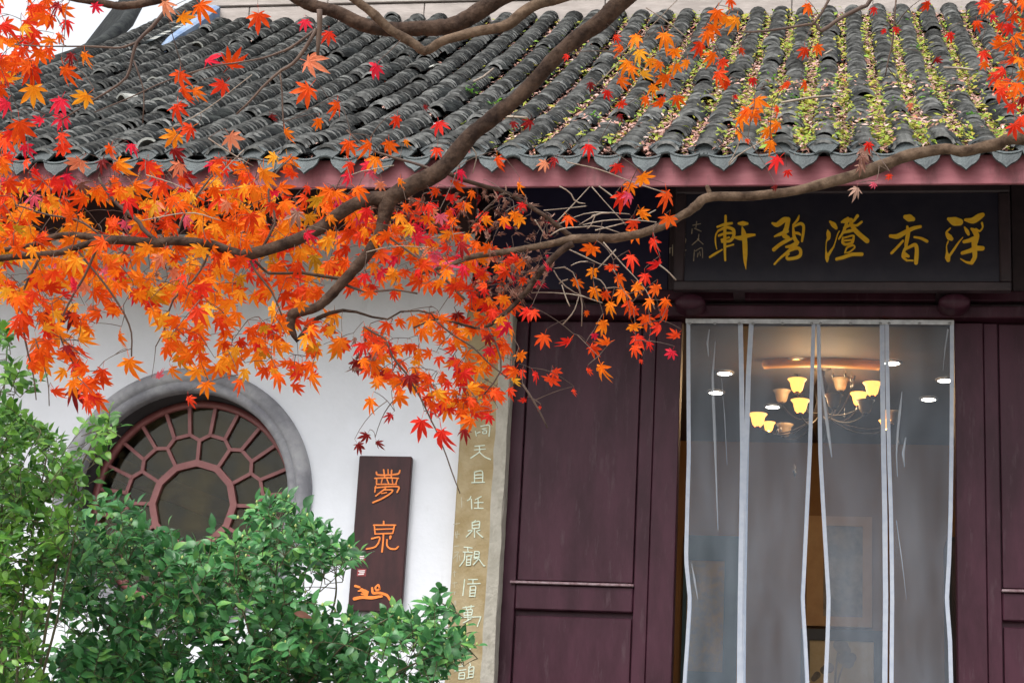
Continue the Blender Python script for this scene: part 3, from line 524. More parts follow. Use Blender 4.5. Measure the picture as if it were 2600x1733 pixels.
for px, py, lit, sg in SH:
    dxm = (px-2085)*ZCH/FPX; dz = math.sqrt(max(.0, .42**2-min(abs(dxm), .42)**2)); c = PD(px, py, ZCH+sg*dz*.9)
    s_ = 1.0 if py not in (1083, 1092, 1078) or not lit else .72
    a = MB()
    st = np.array([cc[0], cc[1], cc[2]-.12]); en = np.array([c[0], c[1], c[2]-.05*s_]); md = st*.45+en*.55; md[2] = min(st[2], en[2])-.10
    pts = [(1-t)**2*st+2*t*(1-t)*md+t*t*en for t in np.linspace(0, 1, 9)]
    a.tube(pts, .0045, 6); a.lathe([(.001, -.052), (.022, -.05), (.012, -.04)], c, 10); a.build('arm', M['brass'], CH)
    q = MB(); q.lathe([(.022*s_, -.042*s_), (.034*s_, -.03*s_), (.041*s_, -.005*s_), (.046*s_, .02*s_), (.062*s_, .040*s_), (.059*s_, .041*s_), (.043*s_, .021*s_), (.036*s_, -.004*s_), (.02*s_, -.036*s_)], c, 16)
    o = q.build('shade', M['shade_lit'] if lit else M['shade_off'], CH)
    if lit:
        q = MB(); q.lathe([(.001, .028), (.012, .02), (.014, 0), (.006, -.03)], c, 10); q.build('bulb', M['bulb'], o)
for i in range(16):
    px, py = random.choice([(2110, 955), (2150, 950), (2160, 965), (2166, 975), (2145, 1050), (2150, 1055), (2170, 1037), (2200, 1100), (1978, 1092), (2020, 1200), (2022, 1178), (2210, 1108), (2280, 1120), (1930, 1120)])
    c = PD(px+random.uniform(-5, 5), py+random.uniform(-5, 5), ZCH-.2+random.uniform(0, .4)); q = MB()
    q.lathe([(.0005, .018), (.006, .006), (.0085, -.004), (.0005, -.018)], c, 6); q.tube([c+np.array([0, 0, .016]), c+np.array([0, 0, .05])], .0012, 4); q.build('crystal_drop', M['rivet'], CH)
rc = PZ(2078, 975, 4.9)
k = MB(); ang = [math.radians(a) for a in range(254, 289, 2)]; rr_ = 1.25
sec_ = [(.05, -.001), (.05, -.045), (.01, -.055), (-.03, -.040), (-.03, -.001)]
k.add([(rc[0]+(rr_+d)*math.cos(a), rc[1]+.62+(rr_+d)*math.sin(a), rc[2]+h) for a in ang for d, h in sec_], [(i*5+j, i*5+j+1, (i+1)*5+j+1, (i+1)*5+j) for i in range(len(ang)-1) for j in range(4)]+[(0, 1, 2, 3, 4), tuple(len(ang)*5-5+j for j in (4, 3, 2, 1, 0))], 0, True); tag(k.build('ceiling_cornice', M['gilt_band']), 'curved gilt cornice on the ceiling above the chandelier', 'cornice')
li = bpy.data.lights.new('chandelier lamp', 'POINT'); li.energy = 18; li.color = (1.0, 0.66, 0.34); li.shadow_soft_size = 0.25
lo = bpy.data.objects.new('chandelier lamp', li); COL.objects.link(lo); lo.parent = CH; lo.location = (0, 0, cc[2]+.02-4.9)
# paintings on the back wall
YB = 14.44
def rect(x0, y0, x1, y1, Y):
    a, b = PY(x0, y0, Y), PY(x1, y1, Y); return a[0], b[0], b[2], a[2]
def picture(name, label, outer, inner, mf, mi):
    x0, x1, z0, z1 = rect(*outer, YB-.03); t = thing(name, label, 'painting', ((x0+x1)/2, YB, z0))
    u0, u1, w0, w1 = rect(*inner, YB-.03)
    f = MB(); f.box(x0, x1, YB-.03, YB-.001, w1, z1); f.box(x0, x1, YB-.03, YB-.001, z0, w0); f.box(x0, u0, YB-.0295, YB-.0015, w0, w1); f.box(u1, x1, YB-.0295, YB-.0015, w0, w1)
    f.build('frame', mf, t); part('sheet', mi, (u0-.002, u1+.002, YB-.016, YB-.004, w0-.002, w1+.002), parent=t); return t
t = picture('hanging_scroll', 'hanging scroll with a teal mount seen through the leftmost curtain strip', (1738, 1357, 1868, 1745), (1746, 1420, 1834, 1705), M['frame_teal'], M['inkwash2'])
t = picture('framed_print', 'tan mounted ink picture hanging behind the third curtain strip', (2050, 1308, 2214, 1592), (2092, 1333, 2190, 1566), M['scroll'], M['inkwash'])
t = picture('flower_painting', 'black framed lotus painting low behind the third curtain strip', (2034, 1594, 2242, 1900), (2056, 1622, 2218, 1870), M['frame_black'], M['paper'])
for pts in [[(2130,1636,30),(2142,1645,36),(2150,1650,22)], [(2140,1672,28),(2152,1674,44),(2162,1668,26)], [(2092,1700,20),(2104,1694,28)], [(2128,1655,5),(2122,1700,6),(2120,1760,6)], [(2140,1690,4),(2130,1720,5),(2122,1760,5)], [(2075,1712,18),(2066,1722,14)]]:
    strokes('ink_stroke', [pts], lambda x, y: (x, y, 1.0), YB-.016, M['inkwash'], t, 10, .001)
x0, x1, z0, z1 = rect(2404, 1364, 2520, 1800, 14.0)
cab = thing('cabinet', 'dark tall cabinet half hidden behind the right curtain edge', 'cabinet', ((x0+x1)/2, 14.2, 2.14))
part('body', M['frame_black'], (x0, x1, 13.95, 14.42, 2.24, z1), parent=cab, bev=.01); part('door_panel', M['wood_dark'], (x0+.03, x1-.03, 13.93, 13.949, 2.3, z1-.04), parent=cab); part('plinth', M['frame_black'], (x0+.02, x1-.02, 13.98, 14.42, 2.141, 2.239), parent=cab)
# ================================================================== PLASTIC STRIP CURTAIN
YC = YF-.035
CT = thing('strip_curtain', 'clear plastic strip curtain of four panels with white bound edges in the doorway', 'curtain', (xz(2080, 1300)[0], YC, 2.15))
r0, r1 = PY(1741, 812, YC), PY(2422, 812, YC)
part('rail', M['rail'], (r0[0], r1[0], YC-.012, YC-.004, r1[2]-.030, r1[2]-.003), parent=CT, bev=.002)
yk = [815, 950, 1153, 1300, 1420, 1523, 1620, 1733, 2020]
STR = [([1743,1743,1744,1740,1737,1747,1741,1733,1731], [1886,1889,1892,1890,1888,1886,1885,1884,1880]),
       ([1902,1894,1889,1886,1884,1882,1881,1880,1876], [2071,2067,2061,2054,2048,2043,2049,2055,2060]),
       ([2073,2075,2078,2086,2093,2099,2096,2091,2086], [2246,2247,2250,2253,2254,2255,2254,2253,2252]),
       ([2247,2248,2252,2257,2259,2260,2259,2258,2256], [2422,2422,2421,2419,2415,2409,2417,2420,2422])]
for si, (lx, rx) in enumerate(STR):
    NY, NX = 44, 16; yy = np.linspace(815, 2020, NY); L = np.interp(yy, yk, lx); Rx = np.interp(yy, yk, rx)
    ph = random.uniform(0, 6); G = np.zeros((NY, NX, 3)); y0 = YC-.002*(si % 2)*2
    for i in range(NY):
        fall = min(1, i/14)
        for j in range(NX):
            s = j/(NX-1); y = y0 - .022*fall*math.sin(math.pi*s)*(1 if si % 2 else .7) + .004*fall*math.sin(3.1*s*math.pi+ph+i*.05) + .004*math.sin(i*.21+ph)*fall
            a, b = PY(L[i], yy[i], y0), PY(Rx[i], yy[i], y0); G[i, j] = a*(1-s)+b*s; G[i, j, 1] = y
    f = MB(); f.add(G.reshape(-1, 3), [(i*NX+j, i*NX+j+1, (i+1)*NX+j+1, (i+1)*NX+j) for i in range(NY-1) for j in range(NX-1)], 0, True)
    o = f.build('strip', M['film'], CT)
    for side in (0, -1):
        wpx = 15 if (si, side) in ((0, -1), (1, 0), (2, -1), (3, 0)) else 12
        tb = MB(); w = wpx*.82/470*(1 if side == 0 else -1)
        if (si, side) == (3, 0): w *= .8
        vv = []
        for i in range(NY):
            p = G[i, side].copy(); q = p.copy(); q[0] += w
            for (pt, dy) in ((p, -.0042), (q, -.0042), (q, .0015), (p, .0015)): vv.append((pt[0], p[1]+dy - (.001 if side else 0), pt[2]))
        tb.add(vv, [(i*4+c, i*4+(c+1) % 4, (i+1)*4+(c+1) % 4, (i+1)*4+c) for i in range(NY-1) for c in range(4)]+[(3, 2, 1, 0)])
        tb.build('edge_tape', M['tape'], o)
    for s in (.06, .5, .94):
        c = PY(L[0]*(1-s)+Rx[0]*s, 821, YC-.012); q = MB(); q.lathe([(.0005, -.006), (.006, -.005), (.009, 0.0)], (c[0], YC-.013, c[2]), 10, axis='y'); q.build('rivet', M['rivet'], CT)

for (si, pts) in [(0, [(1801,836,3),(1796,870,6),(1799,905,2)]), (0, [(1816,866,2),(1809,960,7),(1814,1080,8),(1818,1200,5),(1823,1345,2)]), (0, [(1832,960,1.5),(1840,1060,3),(1846,1180,1.5)]), (2, [(2083,838,3),(2081,920,6),(2092,1010,7),(2103,1095,9),(2112,1160,3)]), (3, [(2407,835,5),(2400,880,3),(2394,940,1.5)]), (3, [(2290,994,2),(2286,1035,7),(2280,1090,6),(2276,1150,4),(2279,1210,2)]), (3, [(2300,1110,3),(2293,1150,7),(2297,1185,2)]), (3, [(2276,1320,2),(2290,1420,3),(2302,1520,1)]), (0, [(1756,1430,2),(1763,1470,6),(1772,1520,2)])]:
    st = [o for o in CT.children if o.name.startswith('strip')][si]
    P = [(*PY(a, b_, YC-.034), w/480*.5) for a, b_, w in pts]; t_ = np.linspace(0, len(P)-1, 14); P = np.array(P); Q = np.stack([np.interp(t_, range(len(P)), P[:, c]) for c in range(4)], 1)
    cr = MB(); k = len(Q)
    cr.add([q for x, y, z, w in Q for q in ((x-w, y+.004, z), (x, y-.005, z), (x+w, y+.004, z))], [(3*i+j, 3*i+j+1, 3*i+j+4, 3*i+j+3) for i in range(k-1) for j in range(2)], 0, True); cr.build('crease', M['film_crease'], st)  # thin pale strips painting the glints along folds in the film
# ================================================================== ROOF
Z0 = PY(2200, 378, YE)[2]-.05                       # pan level at the eave
UT = 5.7
_r = ray(1100, 44); _zt = (CAM+_r*((YE+UT)/_r[1]))[2]
S0 = math.tan(math.radians(28.0)); KQ = (_zt-.06-Z0-S0*UT)/UT**2
def rz(u): return Z0+S0*u+KQ*u*u
def rs(u): return S0+2*KQ*u
def roof_pt(px, py, h=0.0):
    d = ray(px, py); lo, hi = 7.0, 40.0
    for _ in range(60):
        t = (lo+hi)/2; p = CAM+d*t; u = p[1]-YE
        if p[2] > rz(u)+h: lo = t      # still above the roof, go farther
        else: hi = t
    p = CAM+d*lo; return p, p[1]-YE
XC0 = PY(2194, 355, YE)[0]; DX = (PY(2507, 355, YE)[0]-PY(1994, 355, YE)[0])/5
ROOF = thing('roof', 'dark grey curved clay tile roof with leaf litter in its channels', 'roof', (-2.0, YE+.1, Z0))
# the left hip, traced along the skyline
HIP = []
for px, py in [(352, -70), (349, 0), (346, 17), (320, 65), (292, 92), (260, 120), (200, 150), (120, 178), (30, 212), (-120, 262)]:
    d = ray(px, py); HIP.append((px, py, d))
def surf(px, py):
    d = ray(px, py); best = None
    for t in np.linspace(8.5, 22, 1400):
        p = CAM+d*t; u = p[1]-YE; g_ = abs(p[2]-rz(u))
        if u > -0.1 and (best is None or g_ < best[0]): best = (g_, p, u)
    return best[1], best[2]
HP = [surf(a, b)[0] for a, b, _ in HIP]
HX = [p[0] for p in HP][::-1]; HU = [p[1]-YE for p in HP][::-1]
GR = [surf(a, b)[0] for a, b in [(640, -25), (612, 12), (565, 55), (500, 95), (440, 122), (398, 140)]]
XRE = GR[1][0]                                  # the main ridge ends here
def umax(X):
    if X > XRE: return UT
    return float(min(UT+1.2, np.interp(X, HX, HU)))
XMIN = HX[0]; 
cols = [XC0+i*DX for i in range(-45, 12)]; cols = [x for x in cols if XMIN+.1 < x < 3.6]
# boarding under the tiles, plus the hidden rear slope
b = MB(); us = np.linspace(0, UT, 16)
b.add([q for u in us for q in ((XMIN, YE+.06+u, rz(u)-.06), (3.7, YE+.06+u, rz(u)-.06))], [(2*i, 2*i+1, 2*i+3, 2*i+2) for i in range(15)])
b.add([q for u in us for q in ((XMIN, YE+.06+2*UT-u, rz(u)-.06), (3.7, YE+.06+2*UT-u, rz(u)-.06))], [(2*i, 2*i+2, 2*i+3, 2*i+1) for i in range(15)])
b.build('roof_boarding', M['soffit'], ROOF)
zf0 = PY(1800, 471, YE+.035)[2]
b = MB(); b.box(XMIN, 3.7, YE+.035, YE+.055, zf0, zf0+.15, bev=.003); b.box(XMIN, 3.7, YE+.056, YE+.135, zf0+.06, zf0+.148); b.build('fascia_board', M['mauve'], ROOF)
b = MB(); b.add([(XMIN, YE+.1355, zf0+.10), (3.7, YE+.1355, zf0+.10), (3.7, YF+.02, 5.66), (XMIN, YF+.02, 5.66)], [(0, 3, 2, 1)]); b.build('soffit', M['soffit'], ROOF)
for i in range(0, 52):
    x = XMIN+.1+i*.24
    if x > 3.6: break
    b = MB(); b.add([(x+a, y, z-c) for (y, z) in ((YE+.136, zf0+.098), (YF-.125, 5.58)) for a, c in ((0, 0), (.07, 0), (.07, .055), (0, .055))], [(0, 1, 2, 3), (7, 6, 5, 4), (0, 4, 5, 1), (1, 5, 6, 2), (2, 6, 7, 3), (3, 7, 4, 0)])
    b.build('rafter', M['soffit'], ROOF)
# ---- cover tiles
def arch(n=6, hw=.067, h=.052, ln=.15, th=.015, taper=.93):
    vs_ = []; A = np.linspace(-1.22, 1.22, n+1); R_ = hw/math.sin(1.22)
    for (y, k) in ((0, 1.0), (ln, taper)):
        for r_ in (R_*k, (R_-th)*k):
            for a in A: vs_.append((r_*math.sin(a), y, (r_*math.cos(a)-R_*math.cos(1.22)) if r_ else 0))
    m_ = n+1; fs = []
    for i in range(n):
        fs += [(i, i+1, 2*m_+i+1, 2*m_+i), (i+1, i, m_+i, m_+i+1), (m_+i+1, m_+i, 3*m_+i, 3*m_+i+1)]
    fs += [(0, 2*m_, 3*m_, m_), (n, m_+n, 3*m_+n, 2*m_+n)]
    return np.array(vs_), fs
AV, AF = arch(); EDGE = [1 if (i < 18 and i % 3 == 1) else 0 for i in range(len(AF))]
def frame_at(X, u, h=0.0):
    s = rs(u); l = math.sqrt(1+s*s); v = np.array([0, 1/l, s/l]); n_ = np.array([0, -s/l, 1/l])
    return np.array([X, YE+u, rz(u)])+n_*h, v, n_
def mat4(o, x, y, z): return Matrix(((x[0], y[0], z[0], o[0]), (x[1], y[1], z[1], o[1]), (x[2], y[2], z[2], o[2]), (0, 0, 0, 1)))
tiles = []
STEP = .062
for X in cols:
    um = umax(X); u = .005; wob = random.uniform(-.01, .01); sh = 0; bad = 0
    if X > XRE and u > um: continue
    while u < um-.02:
        pxx = 0
        if bad <= 0 and random.random() < np.interp(u, [0, 2, 4], [.075, .05, .022]): bad = random.randint(2, 7); bx, bh, by = random.uniform(-.028, .028), random.uniform(.0, .028), random.uniform(-.28, .28)
        o, v, n_ = frame_at(X+wob+random.gauss(0, .0035)+(bx if bad > 0 else 0), u, .030+random.uniform(-.003, .004)+(bh if bad > 0 else 0))
        yaw = random.gauss(0, .05)+(by if bad > 0 else 0); tilt = .12+random.gauss(0, .022)+(random.uniform(-.02, .10) if bad > 0 else 0)
        rol = random.gauss(0, .03)
        x_ = np.array([math.cos(yaw), 0, 0])+v*math.sin(yaw); y_ = v*math.cos(yaw)-np.array([math.sin(yaw), 0, 0])
        y2 = y_*math.cos(tilt)-n_*math.sin(tilt); z2 = np.cross(x_, y2)
        x2 = x_*math.cos(rol)+z2*math.sin(rol); z2 = np.cross(x2, y2)
        o = o + n_*.018
        tiles.append((o, x2, y2, z2, PROJ(o)))
        u += STEP*random.uniform(.72, 1.3)/math.sqrt(1+rs(u)**2)*(1 if bad <= 0 else random.uniform(.8, 1.5)); bad -= 1
inview = [t for t in tiles if -30 < t[4][0] < 2640 and t[4][1] > 0]
inview.sort(key=lambda t: t[4][2]); solo = set(id(t) for t in inview[:290])
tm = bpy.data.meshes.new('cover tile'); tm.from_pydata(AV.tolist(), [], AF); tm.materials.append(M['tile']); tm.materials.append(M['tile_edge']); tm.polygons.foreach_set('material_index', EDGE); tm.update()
RB = base_of(ROOF)
def put(name, me, parent, o, x, y, z):
    ob = bpy.data.objects.new(name, me); COL.objects.link(ob); ob.parent = parent
    ob.matrix_basis = mat4(np.asarray(o)-base_of(parent), x, y, z); return ob
vv, ff = [], []
for t in tiles:
    if id(t) in solo: put('cover_tile', tm, ROOF, t[0], t[1], t[2], t[3])
    else:
        Rm = np.stack([t[1], t[2], t[3]], 1); k = len(vv)*len(AV); vv.append(AV@Rm.T+t[0]); ff += [tuple(k+i for i in f) for f in AF]
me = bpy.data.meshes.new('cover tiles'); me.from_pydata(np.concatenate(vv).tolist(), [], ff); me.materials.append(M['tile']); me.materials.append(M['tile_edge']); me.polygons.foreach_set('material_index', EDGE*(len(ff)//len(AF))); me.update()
o = link('cover_tiles', me, ROOF); o['kind'] = 'stuff'
# ---- pan tiles: concave, stepped rows between the covers
vv, ff = [], []; PA = np.linspace(-1, 1, 6)
for X in cols:
    Xm = X+DX/2; um = umax(Xm); u = .0
    while u < um:
        o, v, n_ = frame_at(Xm+random.gauss(0, .004), u, 0); k = len(vv)
        for (d, hh) in ((0, .012), (0, 0.0), (.13, -.012)):
            for a in PA: vv.append(o+np.array([a*.088, 0, 0])+v*d+n_*(hh+.036*a*a-.012))
        m_ = 6
        for i in range(5): ff += [(k+m_+i, k+m_+i+1, k+i+1, k+i), (k+i, k+i+1, k+2*m_+i+1, k+2*m_+i)]
        u += .085*random.uniform(.8, 1.2)
me = bpy.data.meshes.new('pan tiles'); me.from_pydata([tuple(q) for q in vv], [], ff); me.materials.append(M['tile']); me.update()
o = link('pan_tiles', me, ROOF); o['kind'] = 'stuff'
# ---- eave ends: hooked cover ends and pointed drip tiles
def cap_mesh():
    b = MB(); n = 12; A = np.linspace(-.80, .80, n+1); cz = -.066
    def arc(r, y, dz=0, ex=1.0): return [(r*math.sin(a)*ex, y, r*math.cos(a)+cz+dz) for a in A]
    rows = [arc(.112, .012), arc(.115, .0), arc(.110, -.006), arc(.100, -.006), arc(.098, -.001), arc(.048, -.001, 0, 1.12), arc(.042, .004, 0, 1.15), arc(.042, .016, 0, 1.15)]
    v = [q for r in rows for q in r]; m_ = n+1
    b.add(v, [(k*m_+i, k*m_+i+1, (k+1)*m_+i+1, (k+1)*m_+i) for k in range(len(rows)-1) for i in range(n)])
    for i in (0, n): b.add([rows[k][i] for k in range(len(rows))], [tuple(range(len(rows)))])
    top = arc(.112, .012); back = [(x, y+.12, z+.0) for x, y, z in arc(.104, .012)]
    b.add(top+back, [(i, i+1, m_+i+1, m_+i) for i in range(n)], 0, True)
    return b.mesh('eave end tile', M['eave_tile'])
def drip_mesh():
    b = MB(); n = 12; xs_ = np.linspace(-1, 1, n+1)
    up = [(.074*x, 0, -.020*(1-x*x)) for x in xs_]
    lo_ = [(.074*x, 0, -.006-.078*(1-abs(x)**2.2)**.62-.020*max(0, 1-abs(x)*3.5)) for x in xs_]
    th = .014; v = up+lo_+[(x, th, z) for x, y, z in up]+[(x, th, z) for x, y, z in lo_]; m_ = n+1
    fs = []
    for i in range(n): fs += [(m_+i, m_+i+1, i+1, i), (2*m_+i, 2*m_+i+1, 3*m_+i+1, 3*m_+i), (i, i+1, 2*m_+i+1, 2*m_+i), (3*m_+i, 3*m_+i+1, m_+i+1, m_+i)]
    b.add(v, fs)
    up2 = [(.074*x, -.005, -.020*(1-x*x)) for x in xs_]; lo2 = [(.074*x, -.005, -.020*(1-x*x)-.010) for x in xs_]
    b.add(up2+lo2+up+[(x, 0, z-.010) for x, y, z in up], [(m_+i, m_+i+1, i+1, i) for i in range(n)]+[(i, i+1, 2*m_+i+1, 2*m_+i) for i in range(n)]+[(3*m_+i, 3*m_+i+1, m_+i+1, m_+i) for i in range(n)])
    bk = [(x, y+.16, z+.06) for x, y, z in up]; b.add(up+bk, [(i, i+1, m_+i+1, m_+i) for i in range(n)], 0, True)
    return b.mesh('drip tile', M['eave_tile'])
cm, dm = cap_mesh(), drip_mesh()
def orient(tilt, yaw, rol):
    Rz = Matrix.Rotation(yaw, 3, 'Z')@Matrix.Rotation(tilt, 3, 'X')@Matrix.Rotation(rol, 3, 'Y')
    return [np.array(Rz.col[i]) for i in range(3)]
ZCAP = PY(2194, 352, YE-.02)[2]; ZDR = PY(2194, 388, YE)[2]
for i, X in enumerate(cols):
    if umax(X) < .2: continue
    x, y, z = orient(-.16+random.gauss(0, .05), random.gauss(0, .06), random.gauss(0, .05))
    put('eave_end_tile', cm, ROOF, (X+random.gauss(0, .006), YE-.015+random.uniform(-.012, .008), ZCAP-.048+random.gauss(0, .005)), x, y, z)
    x, y, z = orient(-.20+random.gauss(0, .05), random.gauss(0, .04), random.gauss(0, .035))
    put('drip_tile', dm, ROOF, (X+DX/2+random.gauss(0, .006), YE-.02+random.uniform(-.008, .008), ZDR+.004+random.gauss(0, .004)), x, y, z)
# ---- loose and broken tiles showing their pale undersides
LT = [(310, 272, .9), (405, 286, 1.0), (372, 395, .9), (505, 132, .8), (390, 224, .7), (22, 268, 1.0), (1115, 190, .7), (1520, 205, .8), (2085, 352, .8), (1795, 278, .9), (2520, 285, 1.0), (1310, 300, .8), (2120, 300, .7), (1850, 345, .9), (2270, 315, .8), (1640, 330, .8)]
lm = bpy.data.meshes.new('loose tile'); lm.from_pydata(AV.tolist(), [], AF); lm.materials.append(M['tile_pale']); lm.update()
for i, (px, py, s) in enumerate(LT):
    p, u = surf(px, py+10); o, v, n_ = frame_at(p[0], u, .075)
    x, y, z = orient(math.atan(rs(u))-.35+random.gauss(0, .15), random.uniform(-.7, .7), random.gauss(0, .25))
    q = put('loose_tile', lm if i < 7 else tm, ROOF, o, x*s, y*s*.8, z*s)
# ---- main ridge: two courses of plastered blocks
YR = YE+UT
XA = XRE
y_lo, y_hi = PY(1078, 44, YR)[2], PY(1078, 9.5, YR)[2]; top = y_hi+.45
jx = [PY(px, 30, YR)[0] for px in (1078,)]
step = 1.55; xsx = sorted([jx[0]+step*k for k in range(-4, 6)]); xsx = [x for x in xsx if XA+.3 < x < 3.7]; ed = [XA]+xsx+[3.7]
for a, c in zip(ed[:-1], ed[1:]):
    b = MB(); b.box(a+.003, c-.003, YR-.02, YR+.30, y_lo-.35, y_hi-.006, bev=.006); b.build('ridge_block', M['ridge'], ROOF)
for a, c in zip([XA]+[x+.7 for x in ed[1:-1]], [x+.7 for x in ed[1:-1]]+[3.7]):
    if c <= a: continue
    b = MB(); b.box(a+.003, c-.003, YR-.035, YR+.30, y_hi+.004, top, bev=.006); b.build('ridge_block', M['ridge'], ROOF)
b = MB(); b.box(XA, 3.7, YR+.01, YR+.29, y_lo-.34, top-.01); b.build('ridge_core', M['tile'], ROOF)
b = MB()
for k in range(60):
    x = XA+.06+k*.135
    if x > 3.65: break
    b.tube([(x, YR-.06, top+.05), (x, YR+.33, top+.05)], [.06, .06], 8)
b.build('ridge_cap_tiles', M['tile'], ROOF); bpy.data.objects['ridge_cap_tiles']['kind'] = 'stuff'
# ---- descending gable ridge (blue grey plaster) and its row of small tiles
gp = [np.array(p) for p in GR]; gp = [gp[0]+(gp[0]-gp[1])]+gp
b = MB(); wv = [.20, .20, .20, .17, .13, .09, .03]; hv = [.26, .26, .24, .20, .15, .10, .03]
ring = []
for p, w, h in zip(gp, wv, hv):
    u = p[1]-YE; s = rs(u); l = math.sqrt(1+s*s); n_ = np.array([0, -s/l, 1/l])
    for a, c in ((-w*.5, -.05), (-w*.42, h*.9), (-w*.2, h), (w*.2, h), (w*.42, h*.9), (w*.5, -.05)): ring.append(p+np.array([a, 0, 0])+n_*c)
b.add(ring, [(i*6+j, i*6+j+1, (i+1)*6+j+1, (i+1)*6+j) for i in range(6) for j in range(5)]+[(36, 37, 38, 39, 40, 41)], 0, False)
b.build('gable_ridge', M['ridge_blue'], ROOF)
for k in range(22):
    t = k/21*5; i = min(int(t), 4); f = t-i; p = gp[i+1]*(1-f)+gp[i+2]*f; u = p[1]-YE; s = rs(u); l = math.sqrt(1+s*s)
    n_ = np.array([0, -s/l, 1/l]); v = np.array([0, 1/l, s/l]); w = np.interp(t, range(6), wv[1:])
    b = MB(); c = p+np.array([-w*.5-.05, 0, 0])+n_*.09; b.add([c+np.array([dx, 0, 0])+v*dv+n_*dn for dv in (-.03, .035) for dx, dn in ((-.07, -.03), (-.04, .015), (.0, .03), (.05, .03))], [(0, 1, 2, 3), (0, 4, 5, 1), (1, 5, 6, 2), (2, 6, 7, 3), (7, 6, 5, 4)])
    b.build('verge_tile', M['tile_pale'] if k % 3 else M['eave_tile'], ROOF)
# ---- left hip: ridge roll along the skyline and the slope that falls away behind it
hp = [np.array(p)+np.array([0, 0, .03]) for p in HP]
b = MB(); b.tube(hp, .065, 10); b.build('hip_ridge', M['tile'], ROOF)
b = MB(); k = len(hp)
b.add([p-np.array([0, 0, .06]) for p in hp]+[np.array([p[0]-1.6, p[1]+.9, p[2]-1.5]) for p in hp], [(i, i+1, k+i+1, k+i) for i in range(k-1)]); b.build('hip_slope', M['tile'], ROOF)
# ================================================================== LITTER AND WEEDS ON THE ROOF
def flakes(name, n, sampler, size, m, kind='flake', lift=(.005, .03)):
    vv, ff = [], []
    for _ in range(n):
        r = sampler()
        if r is None: continue
        X, u, h = r; o, v, n_ = frame_at(X, u, h); k = len(vv)
        a = random.uniform(0, 6.28); ex = np.array([1, 0, 0])*math.cos(a)+v*math.sin(a); ey = np.cross(n_, ex)
        nn = n_+ex*random.uniform(-.6, .6)+ey*random.uniform(-.6, .6); nn /= np.linalg.norm(nn)
        ex = ex-nn*(ex@nn); ex /= np.linalg.norm(ex); ey = np.cross(nn, ex); s = random.uniform(*size); w = s*random.uniform(.25, .5)
        c = random.uniform(-.3, .5)*s
        vv += [o-ex*s*.5, o-ey*w*.5+nn*c*.3, o+ey*w*.5+nn*c*.3, o+ex*s*.5-nn*c*.2]; ff += [(k, k+1, k+2), (k+1, k+3, k+2)]
    me = bpy.data.meshes.new(name); me.from_pydata([tuple(q) for q in vv], [], ff); me.materials.append(m); me.update(); return me
def dens(px, u):     # how thickly the litter lies: heavy to the right and near the eave
    d = np.interp(px, [0, 500, 900, 1200, 1500, 1750, 2000, 2600], [.10, .12, .22, .42, .7, 1.0, 1.15, 1.0])
    return d*np.interp(u, [0, 1.5, 3.0, 5.6], [1.25, 1.1, .8, .45])
def samp(chan=1.0, right=0, spread=.042):
    def f():
        X = random.choice(cols)+DX/2; u = random.uniform(0, UT)**1.0
        if u > umax(X)-.05: return None
        px = PROJ((X, YE+u, rz(u)))[0]
        if px < right or random.random() > dens(px, u): return None
        if random.random() < chan: off = max(-.05, min(.05, random.gauss(0, spread))); h = .004+.03*(off/.088)**2+random.uniform(0, .052)*min(1.2, dens(px, u))
        else:
            if math.sin(X*2.3+1.1)+math.sin(u*3.3+X*.9)+math.sin(X*5+u*2) < .75 or u > 2.4 or u < .25 or px < 1150: return None
            off = DX/2+random.gauss(0, .05); h = .088+random.uniform(0, .03)
        return X+off, u, h
    return f
def stuff(name, me, label, cat):
    o = link(name, me); o['kind'] = 'stuff'; o['label'] = label; o['category'] = cat; return o
stuff('leaf_litter', flakes('leaf litter', 110000, samp(.88, 0, .036), (.018, .056), M['litter']), 'pinkish tan fallen leaves lying in the channels of the roof tiles', 'leaf litter')
stuff('orange_leaf_litter', flakes('orange litter', 1500, samp(.9), (.03, .06), M['litter_or']), 'scattered salmon orange fallen leaves among the roof tiles', 'leaf litter')
def wsamp():
    f = samp(.84, 1150, .036)()
    if f is None: return None
    X, u, h = f; px = PROJ((X, YE+u, rz(u)))[0]
    nz = math.sin(X*3.1+u*1.7)+math.sin(X*1.3-u*2.9+1)+math.sin(u*5.1+X*.7)
    if random.random() > np.interp(px, [1150, 1500, 1800, 2000], [.12, .35, .8, 1.0])*np.interp(nz, [-1.5, 1.2], [.25, 1]): return None
    return X, u, h+random.uniform(0, .05)
stuff('roof_weeds', flakes('roof weeds', 60000, wsamp, (.026, .060), M['weed']), 'yellow green low weeds growing in the tile channels', 'weeds')
WT = [(1963, 243, 'above the two leaf clusters', 95), (2268, 305, 'nearest the eave right of centre', 75), (2360, 292, 'tallest beside a tile row at the right', 80), (2240, 190, 'high between two tile rows', 60), (2325, 152, 'highest on the right', 60), (2010, 283, 'just right of the orange leaf cluster', 55), (1265, 298, 'beside the thick diagonal branch', 60), (1195, 258, 'left of the thick diagonal branch', 60), (378, 300, 'alone on the left of the roof', 50), (1845, 250, 'left of the hanging red leaf', 45), (2110, 262, 'amid dark tiles right of centre', 50), (1960, 372, 'at the eave edge under an orange leaf', 50), (2180, 330, 'low in a channel right of hanging leaves', 50), (2440, 250, 'beside the red cluster at the far right', 55), (2300, 80, 'very high near the ridge on the right', 45), (2090, 210, 'in a channel below two hanging leaves', 55), (1700, 300, 'low beneath the first leaf cluster', 60), (1500, 330, 'near the eave left of the red leaf', 50), (2470, 335, 'at the far right just above the eave', 55)]
